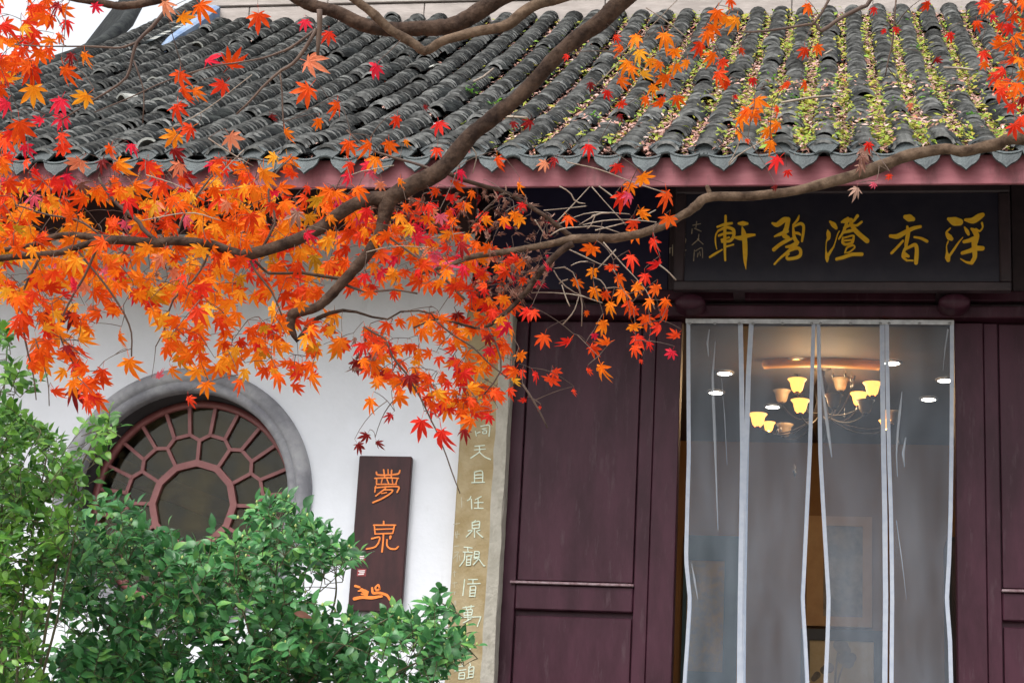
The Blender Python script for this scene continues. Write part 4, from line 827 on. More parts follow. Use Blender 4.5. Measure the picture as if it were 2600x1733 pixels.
for px, py, where, sz in WT:
    p, u = surf(px, py); o, v, n_ = frame_at(p[0], u, .05); t = thing('roof_weed', 'bright green weed tuft on the roof, '+where, 'weed', o, 'bright weed tufts on the roof')
    lv = MB(); sm = MB(); rad = sz/520*.5
    for k in range(26):
        a = random.uniform(0, 6.28); el = random.uniform(.3, 1.4); d = np.array([math.cos(a)*math.cos(el), math.sin(a)*math.cos(el)*.7, math.sin(el)]); q = o+d*rad*random.uniform(.4, 1.1)
        ex = np.array([math.cos(a+random.uniform(-.6, .6)), math.sin(a), random.uniform(-.3, .3)]); ex /= np.linalg.norm(ex); ey = np.cross(ex, [0, -.5, .86]); s = random.uniform(.02, .038)
        lv.add([q-ex*s*.1, q+ex*s*.5-ey*s*.34, q+ex*s, q+ex*s*.5+ey*s*.34], [(0, 1, 2), (0, 2, 3)])
        if k % 3 == 0: sm.tube([o, q], [.002, .001], 4)
    sm.build('stem', M['stem'], t); lv.build('foliage', M['weed_green'], t)
for i, (pts, lb) in enumerate([([(1985, 310), (2060, 296), (2130, 290)], 'thin pale dead twig lying among the tiles left of the green weeds'), ([(1230, 350), (1300, 347), (1340, 350)], 'short pale dead twig lying across the tiles above the eave'), ([(2395, 215), (2440, 217), (2470, 222)], 'short grey dead twig on the tiles at the right'), ([(1255, 215), (1228, 238), (1205, 250)], 'slanting pale stick lying in a channel beside the diagonal branch'), ([(2092, 180), (2112, 168)], 'stub of dead twig high on the right tiles')]):
    ps = [frame_at(surf(a, c)[0][0], surf(a, c)[1], .11)[0] for a, c in pts]
    q = MB(); q.tube(ps, [.007]*len(ps), 6, jitter=.2); tag(q.build('fallen_twig', M['twig_pale']), lb, 'twig', 'dead twigs lying on the roof')
print('roof: slope %.1f..%.1f deg, tiles %d, cols %d, solo %d' % (math.degrees(math.atan(rs(0))), math.degrees(math.atan(rs(UT))), len(tiles), len(cols), len(solo)))
# ================================================================== MAPLE
def spline(P, n):
    P = np.asarray(P, float); k = len(P); tt = np.linspace(0, k-1, n); i = np.minimum(tt.astype(int), k-2); f = (tt-i)[:, None]
    m_ = np.gradient(P, axis=0) if k > 2 else np.repeat(P[1:]-P[:1], 2, 0)
    return (2*f**3-3*f**2+1)*P[i]+(f**3-2*f**2+f)*m_[i]+(-2*f**3+3*f**2)*P[i+1]+(f**3-f**2)*m_[i+1]
ZM = 4.25
NODES = []; NR = []
_tp = PD(3350, 1500, 4.6)
MT = thing('maple_tree', 'japanese maple with brown limbs and orange red autumn leaves overhanging the roof', 'tree', (_tp[0], _tp[1], 0.0))
def branch(pts, name='branch', m='bark', dz=0.0, n=None, jit=.06, parent=MT):
    """pts: (px, py, radius px[, depth offset])"""
    P = []; R = []
    for q in pts:
        z = ZM+dz+(q[3] if len(q) > 3 else 0); P.append(PD(q[0], q[1], z)); R.append(q[2]*.92*z/FPX)
    L = sum(np.linalg.norm(P[i+1]-P[i]) for i in range(len(P)-1)); n = n or max(6, int(L/.022))
    Q = spline(np.c_[P, R], n); Q[:, 3] = np.maximum(Q[:, 3], .0008)
    big = R[0] > .006
    if big: Q[:, :3] += np.cumsum(RNG.normal(0, .0006, (n, 3)), 0)*np.sin(np.linspace(0, math.pi, n))[:, None]
    rr = Q[:, 3]*(1+RNG.normal(0, .03, n)*(1 if big else .5))
    b = MB(); b.tube(Q[:, :3], rr, 12 if big else 6, jitter=jit if big else 0)
    o = b.build(name, M[m], parent)
    for p, r in zip(Q[::2, :3], Q[::2, 3]): NODES.append(p); NR.append(r)
    return Q
# trunk out of frame at the right, carrying every limb
tr = [(np.array([_tp[0], _tp[1], -.05]), .19), (np.array([_tp[0], _tp[1], .9]), .15), (PD(3250, 700, 4.55), .125), (PD(3060, 0, 4.45), .10), (PD(2820, -600, 4.4), .075)]
q = spline(np.c_[[p for p, r in tr], [r for p, r in tr]], 40); b = MB(); b.tube(q[:, :3], q[:, 3], 18, jitter=.04); b.build('trunk', M['bark'], MT)
branch([(2850,-560,40),(2300,-420,32),(1840,-210,27),(1590,-5,25),(1530,52,24),(1437,122,22),(1326,238,21.5),(1249,304,22),(1188,354,23),(1116,437,25),(1039,481,25),(985,515,24),(972,560,19),(962,600,16),(925,660,16),(870,720,15),(832,758,14),(795,784,13),(747,795,14),(738,808,12)])
branch([(1000,505,22),(930,507,19),(870,535,18),(814,577,17),(733,614,17),(629,645,16),(585,636,14),(536,621,13),(444,612,13),(400,618,12.5),(330,612,12),(259,607,12),(207,599,10),(148,599,9),(110,612,8),(74,625,7),(-30,640,6)])
branch([(300,608,9),(230,618,9),(190,633,9),(150,648,9),(100,653,9),(0,658,9),(-60,672,8)], dz=-.03)
branch([(742,800,12),(738,825,11),(746,848,9),(758,862,7),(775,838,7),(790,818,7),(825,796,6),(870,784,4.5),(920,790,3.5),(976,808,3),(1024,786,2.5),(1087,790,2.5),(1105,810,2)])
branch([(872,708,5),(840,704,5),(758,692,4),(688,695,4),(665,680,3.5),(647,662,3)])
branch([(3230,560,34),(2900,390,26),(2600,352,18),(2530,366,17),(2450,384,16),(2396,381,15),(2300,400,16),(2203,437,17),(2148,453,15),(2026,485,13),(1915,499,13),(1804,501,13),(1767,524,13),(1730,548,12),(1660,583,12),(1568,606,12.5),(1500,606,12),(1457,608,12),(1420,617,10.5),(1309,638,9),(1198,653,8),(1142,673,6),(1068,695,3)], m='bark_pale', dz=.03)
branch([(1804,503,8),(1800,485,7),(1794,470,5)], m='bark_pale', dz=.03)
branch([(1455,618,10),(1430,632,10),(1401,658,9),(1364,699,9),(1345,730,8),(1327,751,7.5),(1301,780,6.5),(1268,808,6),(1235,832,5),(1205,833,4),(1142,814,3),(1105,810,3),(1050,832,2.5)], dz=.02)
branch([(1140,440,6.5),(1172,455,6),(1230,473,6),(1283,488,6),(1335,518,6),(1383,548,6.5),(1420,577,7),(1457,606,8)], dz=.04)
branch([(1283,490,5),(1250,515,4),(1220,548,3),(1190,580,2)], dz=.02)
branch([(2500,-520,30),(1750,-250,28),(1400,-70,25),(1272,-5,24),(1216,30,24),(1161,63,23),(1120,74,23),(1087,76,22),(1013,80,21),(939,70,20),(865,40,19),(800,22,18),(758,0,17),(690,-40,14),(560,-30,12),(450,-12,12),(381,8,11),(333,15,11),(296,16,11),(259,9,10),(180,-5,9),(60,-40,7)], dz=.05)
branch([(1900,-230,22),(1560,-60,18),(1420,-5,17),(1365,11,16),(1327,34,16),(1298,58,16),(1272,70,15),(1198,81,14),(1131,100,13),(1105,115,13),(1080,128,13),(1050,110,13),(1020,92,14),(990,72,13),(957,41,13),(925,15,12),(890,-12,12),(840,-60,10)], m='bark_pale', dz=-.06)
# lesser limbs and twigs that can be followed in the photograph
TW = [[(811,24,8),(811,60,8),(808,100,7),(807,140,4)], [(803,74,6),(780,115,5.5),(755,150,5),(735,168,4.5),(710,182,4),(666,222,3.5),(640,252,3),(600,290,2.5)], [(803,74,4),(740,120,4),(700,137,3.5),(666,148,3),(600,160,2.5),(536,170,2.5),(425,205,2.2),(330,248,2),(240,285,1.6)],
 [(418,30,6),(385,70,5.5),(348,107,5),(335,150,4.5),(322,196,4),(275,232,3.5),(229,259,3),(159,303,2)], [(348,107,4),(320,118,3.5),(296,122,3),(250,119,3),(203,118,2.5),(110,118,2),(37,113,2)], [(340,155,2.5),(356,200,2.2),(366,240,2),(362,314,1.5)], [(710,181,3),(716,230,2.5),(718,290,2.5),(722,333,2)],
 [(2260,-120,9),(2211,0,6),(2180,22,6),(2130,50,6),(2085,80,5.5),(2070,66,4.5),(2055,63,4),(1990,72,3.5),(1915,81,3),(1830,78,2)], [(2059,67,4),(2085,35,4),(2107,-5,4)], [(2276,-10,2.5),(2270,60,2.5),(2266,111,2.5),(2256,150,2),(2248,192,1.5)], [(2560,-40,6),(2544,0,5),(2515,30,4),(2492,52,3)], [(2556,-10,5),(2580,15,4),(2620,40,4)],
 [(924,828,3),(950,845,3),(980,862,3),(994,899,3),(1012,925,3),(1031,947,3),(1050,980,2.8),(1068,1010,2.5),(1094,1065,2.2),(1109,1095,2),(1132,1153,1.8),(1150,1205,1.8),(1168,1252,1.5)], [(1105,812,2.5),(1150,850,2.5),(1200,880,2.5),(1240,920,2.2),(1290,960,2)], [(1327,975,3),(1350,1010,3),(1372,1048,2.5),(1390,1086,2)],
 [(400,612,6),(365,585,6),(350,560,6),(300,520,5),(270,485,4),(250,450,3)], [(260,600,3),(200,560,3),(120,545,2.5),(40,520,2)], [(629,645,4),(650,690,3),(690,740,3),(715,800,2)], [(536,625,4),(500,700,3),(440,760,3),(420,830,2),(395,880,1.5)], [(250,620,4),(215,700,3.5),(180,760,3),(150,840,2.5),(190,930,2)], [(100,655,4),(60,740,3),(60,840,3),(84,950,2),(92,1015,1.5)], [(200,640,3),(280,740,3),(330,830,2.5),(334,905,2)], [(90,860,1.8),(120,960,1.6),(125,1030,1.4)],
 [(985,600,3),(1040,640,3),(1120,700,3),(1180,760,3)], [(870,720,4),(930,740,3.5),(1000,735,3),(1060,745,2.5)], [(1240,832,3),(1262,880,3),(1272,940,2.5),(1230,1000,2)], [(1116,440,5),(1070,420,4),(1000,400,3.5),(930,375,3),(880,330,2.5)], [(660,640,4),(700,560,3.5),(680,500,3),(700,440,2.5),(740,400,2)], [(444,612,4),(470,540,3),(520,470,3),(560,420,2)]]
for t in TW: branch(t, 'twig', 'twig')
cz3 = lambda x, y: (1300+x/4.356, 470+y/4.356)
PT = [[(520,10),(640,80),(700,180),(810,205)],[(860,15),(680,210),(500,400)],[(500,440),(700,350),(920,300),(1300,320)],[(740,440),(950,320),(1080,310)],[(780,440),(1000,395),(1280,380),(1600,410)],[(920,500),(1240,420),(1400,370),(1590,275)],[(350,280),(520,265),(820,232)],[(880,15),(1060,220),(1260,440)],[(960,10),(1160,160)],[(1010,630),(1200,850),(1400,1060),(1500,1190),(1580,1370)],[(630,710),(800,790),(1000,880),(1180,890)],[(1150,710),(1010,860),(950,920)],[(650,890),(740,850),(840,845)],[(470,920),(600,910),(700,1000),(740,1150),(775,1290),(770,1560)],[(460,940),(560,1090),(740,1210),(1000,1300)],[(215,1190),(400,1185),(700,1210),(850,1250)],[(1090,880),(1160,1000)],[(900,1020),(1000,1070),(1090,1250)],[(1600,860),(1720,950),(1815,1050)],[(250,380),(330,500),(390,600)],[(880,340),(920,330),(870,450),(830,480)],[(550,1100),(600,1250),(640,1340)],[(740,1230),(680,1400),(560,1540)],[(700,470),(950,455),(1200,530)],[(420,560),(560,480),(800,460)],[(1030,1140),(1160,1130),(1250,1170)],[(620,1040),(560,1060),(520,1090)]]
for t in PT: branch([(*cz3(x, y), random.uniform(1.1, 2.3)) for x, y in t], 'bare_twig', 'twig_pale', dz=random.uniform(-.05, .12))
for t in [[(529,351),(580,385),(644,422)],[(370,444),(450,470),(520,510)],[(425,330),(520,280),(640,190)],[(400,560),(480,500),(620,475)],[(620,380),(560,440),(500,500)],[(1440,412),(1520,430),(1600,460),(1690,490)],[(1200,440),(1210,395),(1195,370)],[(860,470),(900,440),(1000,420)],[(1000,620),(1110,600),(1180,590)],[(930,640),(1000,625),(1090,628)],[(1620,110),(1560,170),(1510,220)],[(1720,0),(1640,80),(1560,150)],[(1955,350),(1880,390),(1850,420)],[(1885,330),(1870,380),(1850,415)],[(940,690),(1010,700),(1080,720),(1120,690)],[(1760,110),(1700,60),(1640,20)],[(560,560),(480,540),(360,560)]]:
    branch([(x, y, random.uniform(1.1, 1.9)) for x, y in t], 'bare_twig', 'twig_pale', dz=random.uniform(-.05, .1))
# ---- leaf blades
def maple_leaf(curl, cup, seed, narrow=1.0, fold=0.0):
    r = random.Random(seed); V = [(0, 0, 0)]; F = []; drop = {}; ang_id = [-1]
    lob = [(-112, .40), (-72, .72), (-35, .93), (0, 1.0), (35, .93), (72, .72), (112, .40)]
    lob = [(a+r.uniform(-4, 4), l*r.uniform(.90, 1.08)) for a, l in lob]
    def pt(ang, rad, lift=0.0):
        a = math.radians(ang); x, y = rad*math.sin(a)*narrow, rad*math.cos(a)
        z = -curl*rad*rad+cup*abs(x)+lift-drop.get(ang_id[0], 0)*rad*rad*1.3
        
        if fold: x, z = x*math.cos(fold), z+abs(x)*math.sin(fold)
        return (x, y, z)
    sin_ = []; drop.update({i: r.uniform(-.08, .30) for i in range(7)})
    for i in range(8):
        if i == 0: a, rd = -150, .07
        elif i == 7: a, rd = 150, .07
        else: a = (lob[i-1][0]+lob[i][0])/2; rd = .33*min(1, (lob[i-1][1]+lob[i][1])/1.6)
        V.append(pt(a, rd, .012)); sin_.append(len(V)-1)
    for i, (a, l) in enumerate(lob):
        ang_id[0] = i
        w = 15.0 if l > .6 else 12.5
        tw = r.uniform(-.05, .05)
        k = len(V); V += [pt(a-w*1.06, l*.50, .01+tw), pt(a-w*.62, l*.72, tw), pt(a+r.uniform(-3, 3), l*1.02, -.10*curl+r.uniform(-.04, .04)), pt(a+w*.62, l*.72, -tw), pt(a+w*1.06, l*.50, .01-tw), pt(a, l*.5, -.022)]
        s0, s1 = sin_[i], sin_[i+1]; m_ = k+5
        F += [(0, s0, m_), (s0, k, m_), (k, k+1, m_), (k+1, k+2, m_), (k+2, k+3, m_), (k+3, k+4, m_), (k+4, s1, m_), (s1, 0, m_)]
    k = len(V); pw = .011
    V += [(-pw, 0, 0), (pw, 0, 0), (pw*.8, -.28, .05), (-pw*.8, -.28, .05), (pw*.8, -.5, .03), (-pw*.8, -.5, .03), (0, 0, -.012), (0, -.5, .018)]
    F += [(k, k+1, k+2, k+3), (k+3, k+2, k+4, k+5), (k+6, k, k+3), (k+6, k+3, k+7), (k+3, k+5, k+7), (k+1, k+6, k+2), (k+6, k+7, k+2), (k+2, k+7, k+4)]
    return np.array(V), F
LV = [maple_leaf(c, u, i, n_, f) for i, (c, u, n_, f) in enumerate([(.10, -.06, 1, 0), (.25, -.12, .95, 0), (.05, .10, 1, 0), (.35, -.2, .9, 0), (.18, 0, 1.05, .25), (.45, .05, .8, .5), (.15, -.15, 1, 0), (.3, .12, .92, .15)])]
CRV = [maple_leaf(1.1, .5, 50+i, .6, .8) for i in range(3)]
LEAVES = []   # (origin, x, y, z, size m, material, variant, px size)
def add_leaf(px, py, s, mk, ang=None, tilt=None, z=None, var=None, withered=False):
    z = z if z is not None else ZM+random.uniform(-.22, .12)
    ang = random.gauss(0, 24) if ang is None else ang
    a = math.radians(ang); d = -UP*math.cos(a)+RT*math.sin(a)
    tx = random.gauss(0, .45) if tilt is None else tilt; ty = random.gauss(0, .58)
    n_ = -FW; side = np.cross(d, n_)
    n2 = n_+d*tx+side*ty; n2 /= np.linalg.norm(n2)
    d2 = d-n2*(d@n2); d2 /= np.linalg.norm(d2); x = np.cross(d2, n2)
    L = .60*s*z/FPX
    c = PD(px, py, z); o = c-d2*L*.32
    LEAVES.append((o, x*L, d2*L, n2*L, mk, (random.randrange(8) if var is None else var) if not withered else 8+random.randrange(3), s, o-d2*L*.5))
EX = '''657,52,82,ro 533,144,72,cr,170 592,155,86,or,150 459,200,80,ro 466,240,74,or 497,237,60,am 451,281,80,or 559,222,70,r 773,237,90,ro,-40 795,160,95,sal,60 835,92,55,r 775,60,48,cr 856,274,66,or 807,313,52,or 725,342,60,am 592,356,72,sal 474,330,70,or 437,352,78,am 690,300,38,dr 337,373,50,cr 447,392,66,dr 210,252,80,am 218,150,68,or 170,190,92,or 80,190,100,or 85,240,94,am 148,266,78,cr 157,305,64,cr 97,310,55,cr 52,330,98,or 157,355,74,r 160,382,74,r 278,385,66,or 374,425,70,r 544,432,60,or 566,435,48,r 667,452,104,am 733,415,74,am 307,425,82,or 196,420,86,sal 10,270,74,cr 514,25,84,or 420,20,72,sal 470,50,66,am 245,22,62,cr 75,65,74,r 110,50,66,or 20,75,94,or 22,115,84,or 104,145,88,or 150,98,50,or 178,150,60,dr 140,22,72,dr 170,62,56,r 18,200,74,am 12,165,66,or
950,178,66,cr 1005,308,56,ro 1117,318,62,r 1080,274,28,dr 1302,318,38,dr 1342,315,48,dr 1498,218,38,dr 1438,144,28,r 1564,97,38,r 1610,100,60,am 1690,100,80,am 1575,125,46,ro 1622,140,60,am 1590,167,60,or 1605,182,56,or 1653,160,50,am 1672,167,50,am 1635,193,56,am 1712,137,60,or 1716,175,56,or 1579,211,56,or 1687,204,66,or 1657,230,62,or 1638,255,46,or 1675,260,62,or 1720,256,56,or 1579,267,46,ro 1542,240,46,r 1575,296,28,dr
883,374,70,or 935,374,68,or 987,374,66,or 1031,363,34,or 1109,385,46,r 954,411,66,or 1263,411,58,or 1494,377,56,r 1568,428,50,r 1172,441,48,cr 1379,418,46,sal 1405,410,48,dr 1187,381,28,r 913,485,66,or 1157,474,66,or 1017,466,50,or 887,452,56,cr 943,444,48,pk 965,473,50,sal 1320,478,56,or 1198,492,38,or 1105,488,44,or 1065,518,56,r 1087,525,56,r 932,544,66,r 1031,529,46,or 1017,555,66,am 1083,559,50,or 1120,555,50,pk 1142,544,46,or 1235,559,50,or 1305,551,56,or 1324,525,46,r 1320,562,50,am 1279,562,46,or 1446,555,50,or 1638,455,74,or 1597,477,56,or 1579,507,74,ro 1594,499,52,pk 1631,544,54,or 1694,503,76,ro 1697,562,64,ro 1609,570,52,ro
1819,41,68,or 1841,55,66,or 1867,58,64,am 1856,8,46,ro 1808,78,66,or 1797,92,56,or 1774,122,66,or 1808,148,62,or 1834,163,56,r 1882,130,34,or 1741,163,46,or 1826,196,70,ro 1841,215,52,or 1911,207,38,r 1867,248,34,r 1926,263,70,or 1893,285,60,or 1922,292,66,or 1974,281,46,ro 1882,307,56,or 1878,340,56,or 1970,322,56,or 1948,340,56,or 1956,370,60,or 1896,359,24,ro 1967,411,72,r 2000,440,34,r 2052,22,56,or 2044,133,50,or 2078,126,50,ro 1996,218,50,ro 2048,215,46,or 2244,81,28,r 2274,78,34,r 2220,26,34,r 2351,15,52,or 2414,92,40,r 2381,155,34,dr 2314,270,34,sal 2259,449,28,r 2174,485,50,br 2196,388,60,br 2190,405,50,br 2186,425,44,br 2205,372,44,ro 1970,477,28,dr 2218,470,26,pk
2507,22,66,or 2481,63,46,or 2577,48,52,or 2522,48,46,cr 2562,74,56,r 2536,104,56,or 2581,100,60,or 2500,141,52,r 2562,122,56,ro 2500,166,40,or 2566,155,66,ro 2588,155,56,or 2544,185,56,r 2551,207,56,ro 2581,222,62,or 2544,240,74,r 2577,240,56,or 2596,307,56,r 2577,329,62,ro 2596,10,56,or 2596,259,46,dr
1609,595,60,or 1660,621,66,r 1499,636,70,or 1605,658,62,r 1553,681,52,ro 1505,692,46,or 1668,677,62,r 1575,710,56,or 1638,706,52,r 1464,721,52,or 1509,743,56,or 1538,751,46,or 1620,732,56,or 1583,747,62,or 1664,736,56,ro 1549,780,58,or 1601,777,62,or 1646,769,52,or 1686,769,52,or 1609,792,56,or 1690,799,62,or 1638,814,62,or 1531,829,66,or 1668,832,56,r 1612,832,56,or 1623,862,62,ro 1712,854,52,ro 1509,854,32,cr 1612,888,52,ro 1649,877,40,r 1535,873,56,or 1509,888,58,or 1703,899,46,cr 1379,862,58,ro 1438,873,64,ro 1531,943,80,or,25 1494,943,34,ro 1398,969,66,ro 1412,947,46,r 1361,954,46,r 1457,995,28,r 1327,1017,34,r,-40 1372,1036,20,r 1627,917,20,r 1490,795,26,or
1324,906,52,or 1305,947,56,or 1294,995,46,or 1305,969,46,am 1324,947,40,r 1287,884,58,or 1294,829,62,or 1335,795,56,r 1357,795,46,r 1276,762,56,ro 1353,695,34,or 1276,695,62,or 905,929,62,dr 939,1028,72,or 987,1058,46,dr 928,1110,46,dr 913,1136,50,dr 960,1128,40,dr 1065,1084,86,r,-15 1124,1113,98,r,10 1190,1073,66,or 1239,1062,46,r 1180,1099,52,dr 1020,1014,70,or
333,932,96,or,5 144,1002,74,ro,10 85,929,58,or 218,1028,72,ro 225,985,80,or 205,945,80,or 240,1010,60,r 525,984,64,or 481,1017,48,r 495,950,72,am 440,945,60,am 588,917,74,am 620,950,60,am 751,988,62,ro 707,962,68,or 699,862,66,or 407,951,46,pk,90 658,880,46,r 784,932,70,or 740,930,64,or 670,945,58,or 610,975,56,or 575,880,60,or 430,880,70,or 470,905,66,or 300,860,70,or 500,800,80,r 120,880,80,or 175,900,80,or'''
for w in EX.split():
    q = w.split(','); px, py, s, mk = float(q[0]), float(q[1]), float(q[2]), q[3]
    add_leaf(px, py, s*1.02, mk, (float(q[4]) if len(q) > 4 else None))
def inpoly(x, y, P):
    c = False; j = len(P)-1
    for i in range(len(P)):
        if (P[i][1] > y) != (P[j][1] > y) and x < (P[j][0]-P[i][0])*(y-P[i][1])/(P[j][1]-P[i][1])+P[i][0]: c = not c
        j = i
    return c
def pick(ws): return random.choices([w[0] for w in ws], [w[1] for w in ws])[0]
def fill(poly, n, ws, size, zr=(-.2, .3), gap=()):
    xs_ = [p[0] for p in poly]; ys_ = [p[1] for p in poly]; k = 0; t = 0
    while k < n and t < n*40:
        t += 1; x, y = random.uniform(min(xs_), max(xs_)), random.uniform(min(ys_), max(ys_))
        if not inpoly(x, y, poly): continue
        if any(((x-g[0])/g[2])**2+((y-g[1])/g[3])**2 < 1 for g in gap): continue
        k += 1; mk = pick(ws); add_leaf(x, y, random.uniform(*size)*.97, mk, ang=random.gauss(0, 32), z=ZM+.07+random.uniform(*zr))
WA = [('or', 7), ('am', 5), ('ro', 1.5), ('r', .5), ('cr', .2), ('pk', .2), ('sal', .5), ('ol', .6), ('br', .2)]
WB = [('or', 5.5), ('am', 2), ('ro', 2.8), ('r', 2.0), ('cr', 1.4), ('pk', .9), ('sal', .9), ('dr', .5)]
GAPS = [(330, 545, 40, 22), (250, 530, 45, 25), (230, 845, 35, 40), (40, 695, 40, 34), (640, 800, 36, 32), (440, 800, 36, 34), (345, 800, 34, 34), (905, 775, 40, 34), (870, 860, 36, 36), (1000, 790, 40, 30)]
fill([(-40, 450), (130, 470), (330, 475), (480, 455), (640, 480), (760, 480), (860, 470), (960, 570), (900, 640), (860, 700), (800, 760), (720, 800), (560, 810), (360, 800), (240, 790), (-40, 800)], 420, WA, (52, 86), (-.18, .35), GAPS)
fill([(60, 500), (900, 500), (880, 700), (640, 760), (-30, 740), (-30, 540)], 140, WA, (56, 80), (.2, .5), GAPS)
fill([(-40, 330), (70, 330), (130, 420), (220, 470), (60, 480), (-40, 470)], 22, [('ro', 3), ('r', 3), ('or', 3), ('cr', 2)], (55, 84))
fill([(860, 480), (980, 560), (1130, 560), (1260, 640), (1230, 740), (1140, 740), (1060, 730), (960, 780), (880, 740), (930, 650)], 125, WB, (46, 70), (-.15, .35))
fill([(760, 470), (1000, 540), (1140, 500), (1250, 560), (1160, 640), (1000, 620), (880, 560)], 40, WB, (40, 62), (0, .35))
fill([(20, 790), (250, 790), (275, 900), (265, 1030), (200, 1050), (150, 950), (70, 930)], 52, [('or', 7), ('am', 2), ('ro', 3), ('r', 1.2), ('dr', .5), ('ol', .5)], (58, 84), (-.18, .1), [(255, 880, 40, 60)])
fill([(400, 800), (860, 800), (880, 900), (790, 965), (700, 955), (600, 960), (490, 940), (420, 890)], 92, [('or', 6), ('am', 4.5), ('ro', 1.6), ('r', .7), ('ol', .8)], (54, 80), (-.18, .15), [(640, 815, 32, 28), (540, 870, 24, 30), (740, 860, 30, 26), (400, 930, 40, 50)])
fill([(930, 820), (1060, 790), (1180, 800), (1300, 800), (1310, 930), (1280, 1010), (1240, 1060), (1150, 1090), (1090, 1040), (1020, 1000), (950, 980), (900, 900)], 165, [('or', 8), ('am', 2.2), ('ro', 2.2), ('r', 1.2), ('cr', .3), ('dr', .4)], (46, 72), (-.15, .2), [(1010, 850, 36, 26), (1215, 870, 18, 40)])
fill([(1160, 640), (1330, 640), (1340, 760), (1250, 830), (1160, 780)], 40, [('or', 6), ('ro', 3), ('r', 2), ('sal', 1)], (40, 62), (-.1, .2))
fill([(520, 400), (900, 400), (1000, 440), (860, 480), (560, 470)], 12, WB, (44, 70), (-.1, .3))
fill([(250, 380), (560, 380), (560, 460), (250, 460)], 10, [('or', 3), ('ro', 2), ('r', 2), ('dr', 1.5), ('sal', 1)], (44, 70), (-.1, .3))
fill([(-20, -20), (260, -20), (210, 70), (120, 140), (60, 215), (-20, 240)], 38, [('or', 5), ('ro', 3), ('r', 1.5), ('am', 1.5)], (56, 86), (-.1, .2))
fill([(2470, -10), (2610, -10), (2610, 350), (2560, 300), (2500, 180)], 16, [('ro', 4), ('r', 2), ('or', 4)], (46, 62), (-.1, .2))
# withered, curled leaves in a tangle where the right limb forks
for poly, n in (([(1180, 470), (1300, 480), (1430, 570), (1390, 640), (1220, 640)], 60), ([(1220, 640), (1420, 640), (1380, 730), (1300, 790), (1200, 740)], 90), ([(860, 480), (1180, 480), (1180, 640), (980, 620)], 45), ([(900, 860), (960, 860), (960, 950), (890, 950)], 12), ([(250, 440), (420, 440), (460, 760), (340, 740)], 26)):
    xs_ = [p[0] for p in poly]; ys_ = [p[1] for p in poly]; k = 0
    while k < n:
        x, y = random.uniform(min(xs_), max(xs_)), random.uniform(min(ys_), max(ys_))
        if inpoly(x, y, poly): k += 1; add_leaf(x, y, random.uniform(26, 48), pick([('br', 7), ('dr', 1), ('cr', .6)]), ang=random.uniform(-180, 180), z=ZM+random.uniform(-.02, .3), withered=True)
# ---- individual leaves for the largest, one joined part for the rest
VAR = LV+CRV; MK = ['or', 'am', 'ro', 'r', 'cr', 'dr', 'pk', 'sal', 'br', 'ol']
order = sorted(range(len(LEAVES)), key=lambda i: -LEAVES[i][6]*(1 if -10 < PROJ(LEAVES[i][0])[0] < 2610 else .3)-(.0 if i >= len(EX.split()) else 25)); solo_l = set(order[:298])
meshes = {}
def leaf_mesh(var, mk):
    if (var, mk) not in meshes:
        me = bpy.data.meshes.new('maple leaf'); me.from_pydata(VAR[var][0].tolist(), [], VAR[var][1]); me.materials.append(M['L_'+mk]); me.update(); meshes[(var, mk)] = me
    return meshes[(var, mk)]
vv, ff, mi = [], [], []; nb = 0
for i, (o, x, y, z, mk, var, s, pe) in enumerate(LEAVES):
    if i in solo_l: put('leaf', leaf_mesh(var, mk), MT, o, x, y, z)
    else:
        V, F = VAR[var]; vv.append(V@np.stack([x, y, z])+o); ff += [tuple(nb+j for j in f) for f in F]; mi += [MK.index(mk)]*len(F); nb += len(V)
me = bpy.data.meshes.new('maple foliage'); me.from_pydata(np.concatenate(vv).tolist(), [], ff)
for k in MK: me.materials.append(M['L_'+k])
me.polygons.foreach_set('material_index', mi); me.update(); o = link('foliage', me, MT); o['kind'] = 'stuff'
# ---- twiglets: every leaf stalk is led back to the nearest limb or twig
def connect(points, nodes, maxd, r0, m, parent, sag=.10, name='twiglets', segs=5, straight=.0):
    nodes = list(nodes); arr = np.array(nodes); b = MB(); pend = list(range(len(points)))
    P = np.array(points); dist = np.linalg.norm(P[:, None]-arr[None], axis=2).min(1); pend.sort(key=lambda i: dist[i])
    ext = np.zeros((len(points)*segs+len(arr), 3)); ext[:len(arr)] = arr; k = len(arr)
    for i in pend:
        d = np.linalg.norm(ext[:k]-P[i], axis=1); j = d.argmin()
        if d[j] < .004 or d[j] > maxd: continue
        a = ext[j]; c = P[i]; mid = (a+c)/2+np.array([random.uniform(-.1, .1)*d[j], random.uniform(-.1, .1)*d[j], sag*d[j]])
        t = np.linspace(0, 1, segs+1)[:, None]; Q = (1-t)**2*a+2*t*(1-t)*mid+t*t*c
        b.tube(Q, np.linspace(r0*(1+1.5*min(1, d[j]/.3)), r0*.8, segs+1), 4, caps=False)
        ext[k:k+segs] = Q[1:]; k += segs
    o = b.build(name, M[m], parent); o['kind'] = 'stuff'; return o
connect([l[7] for l in LEAVES], NODES, .55, .0008, 'twig', MT)
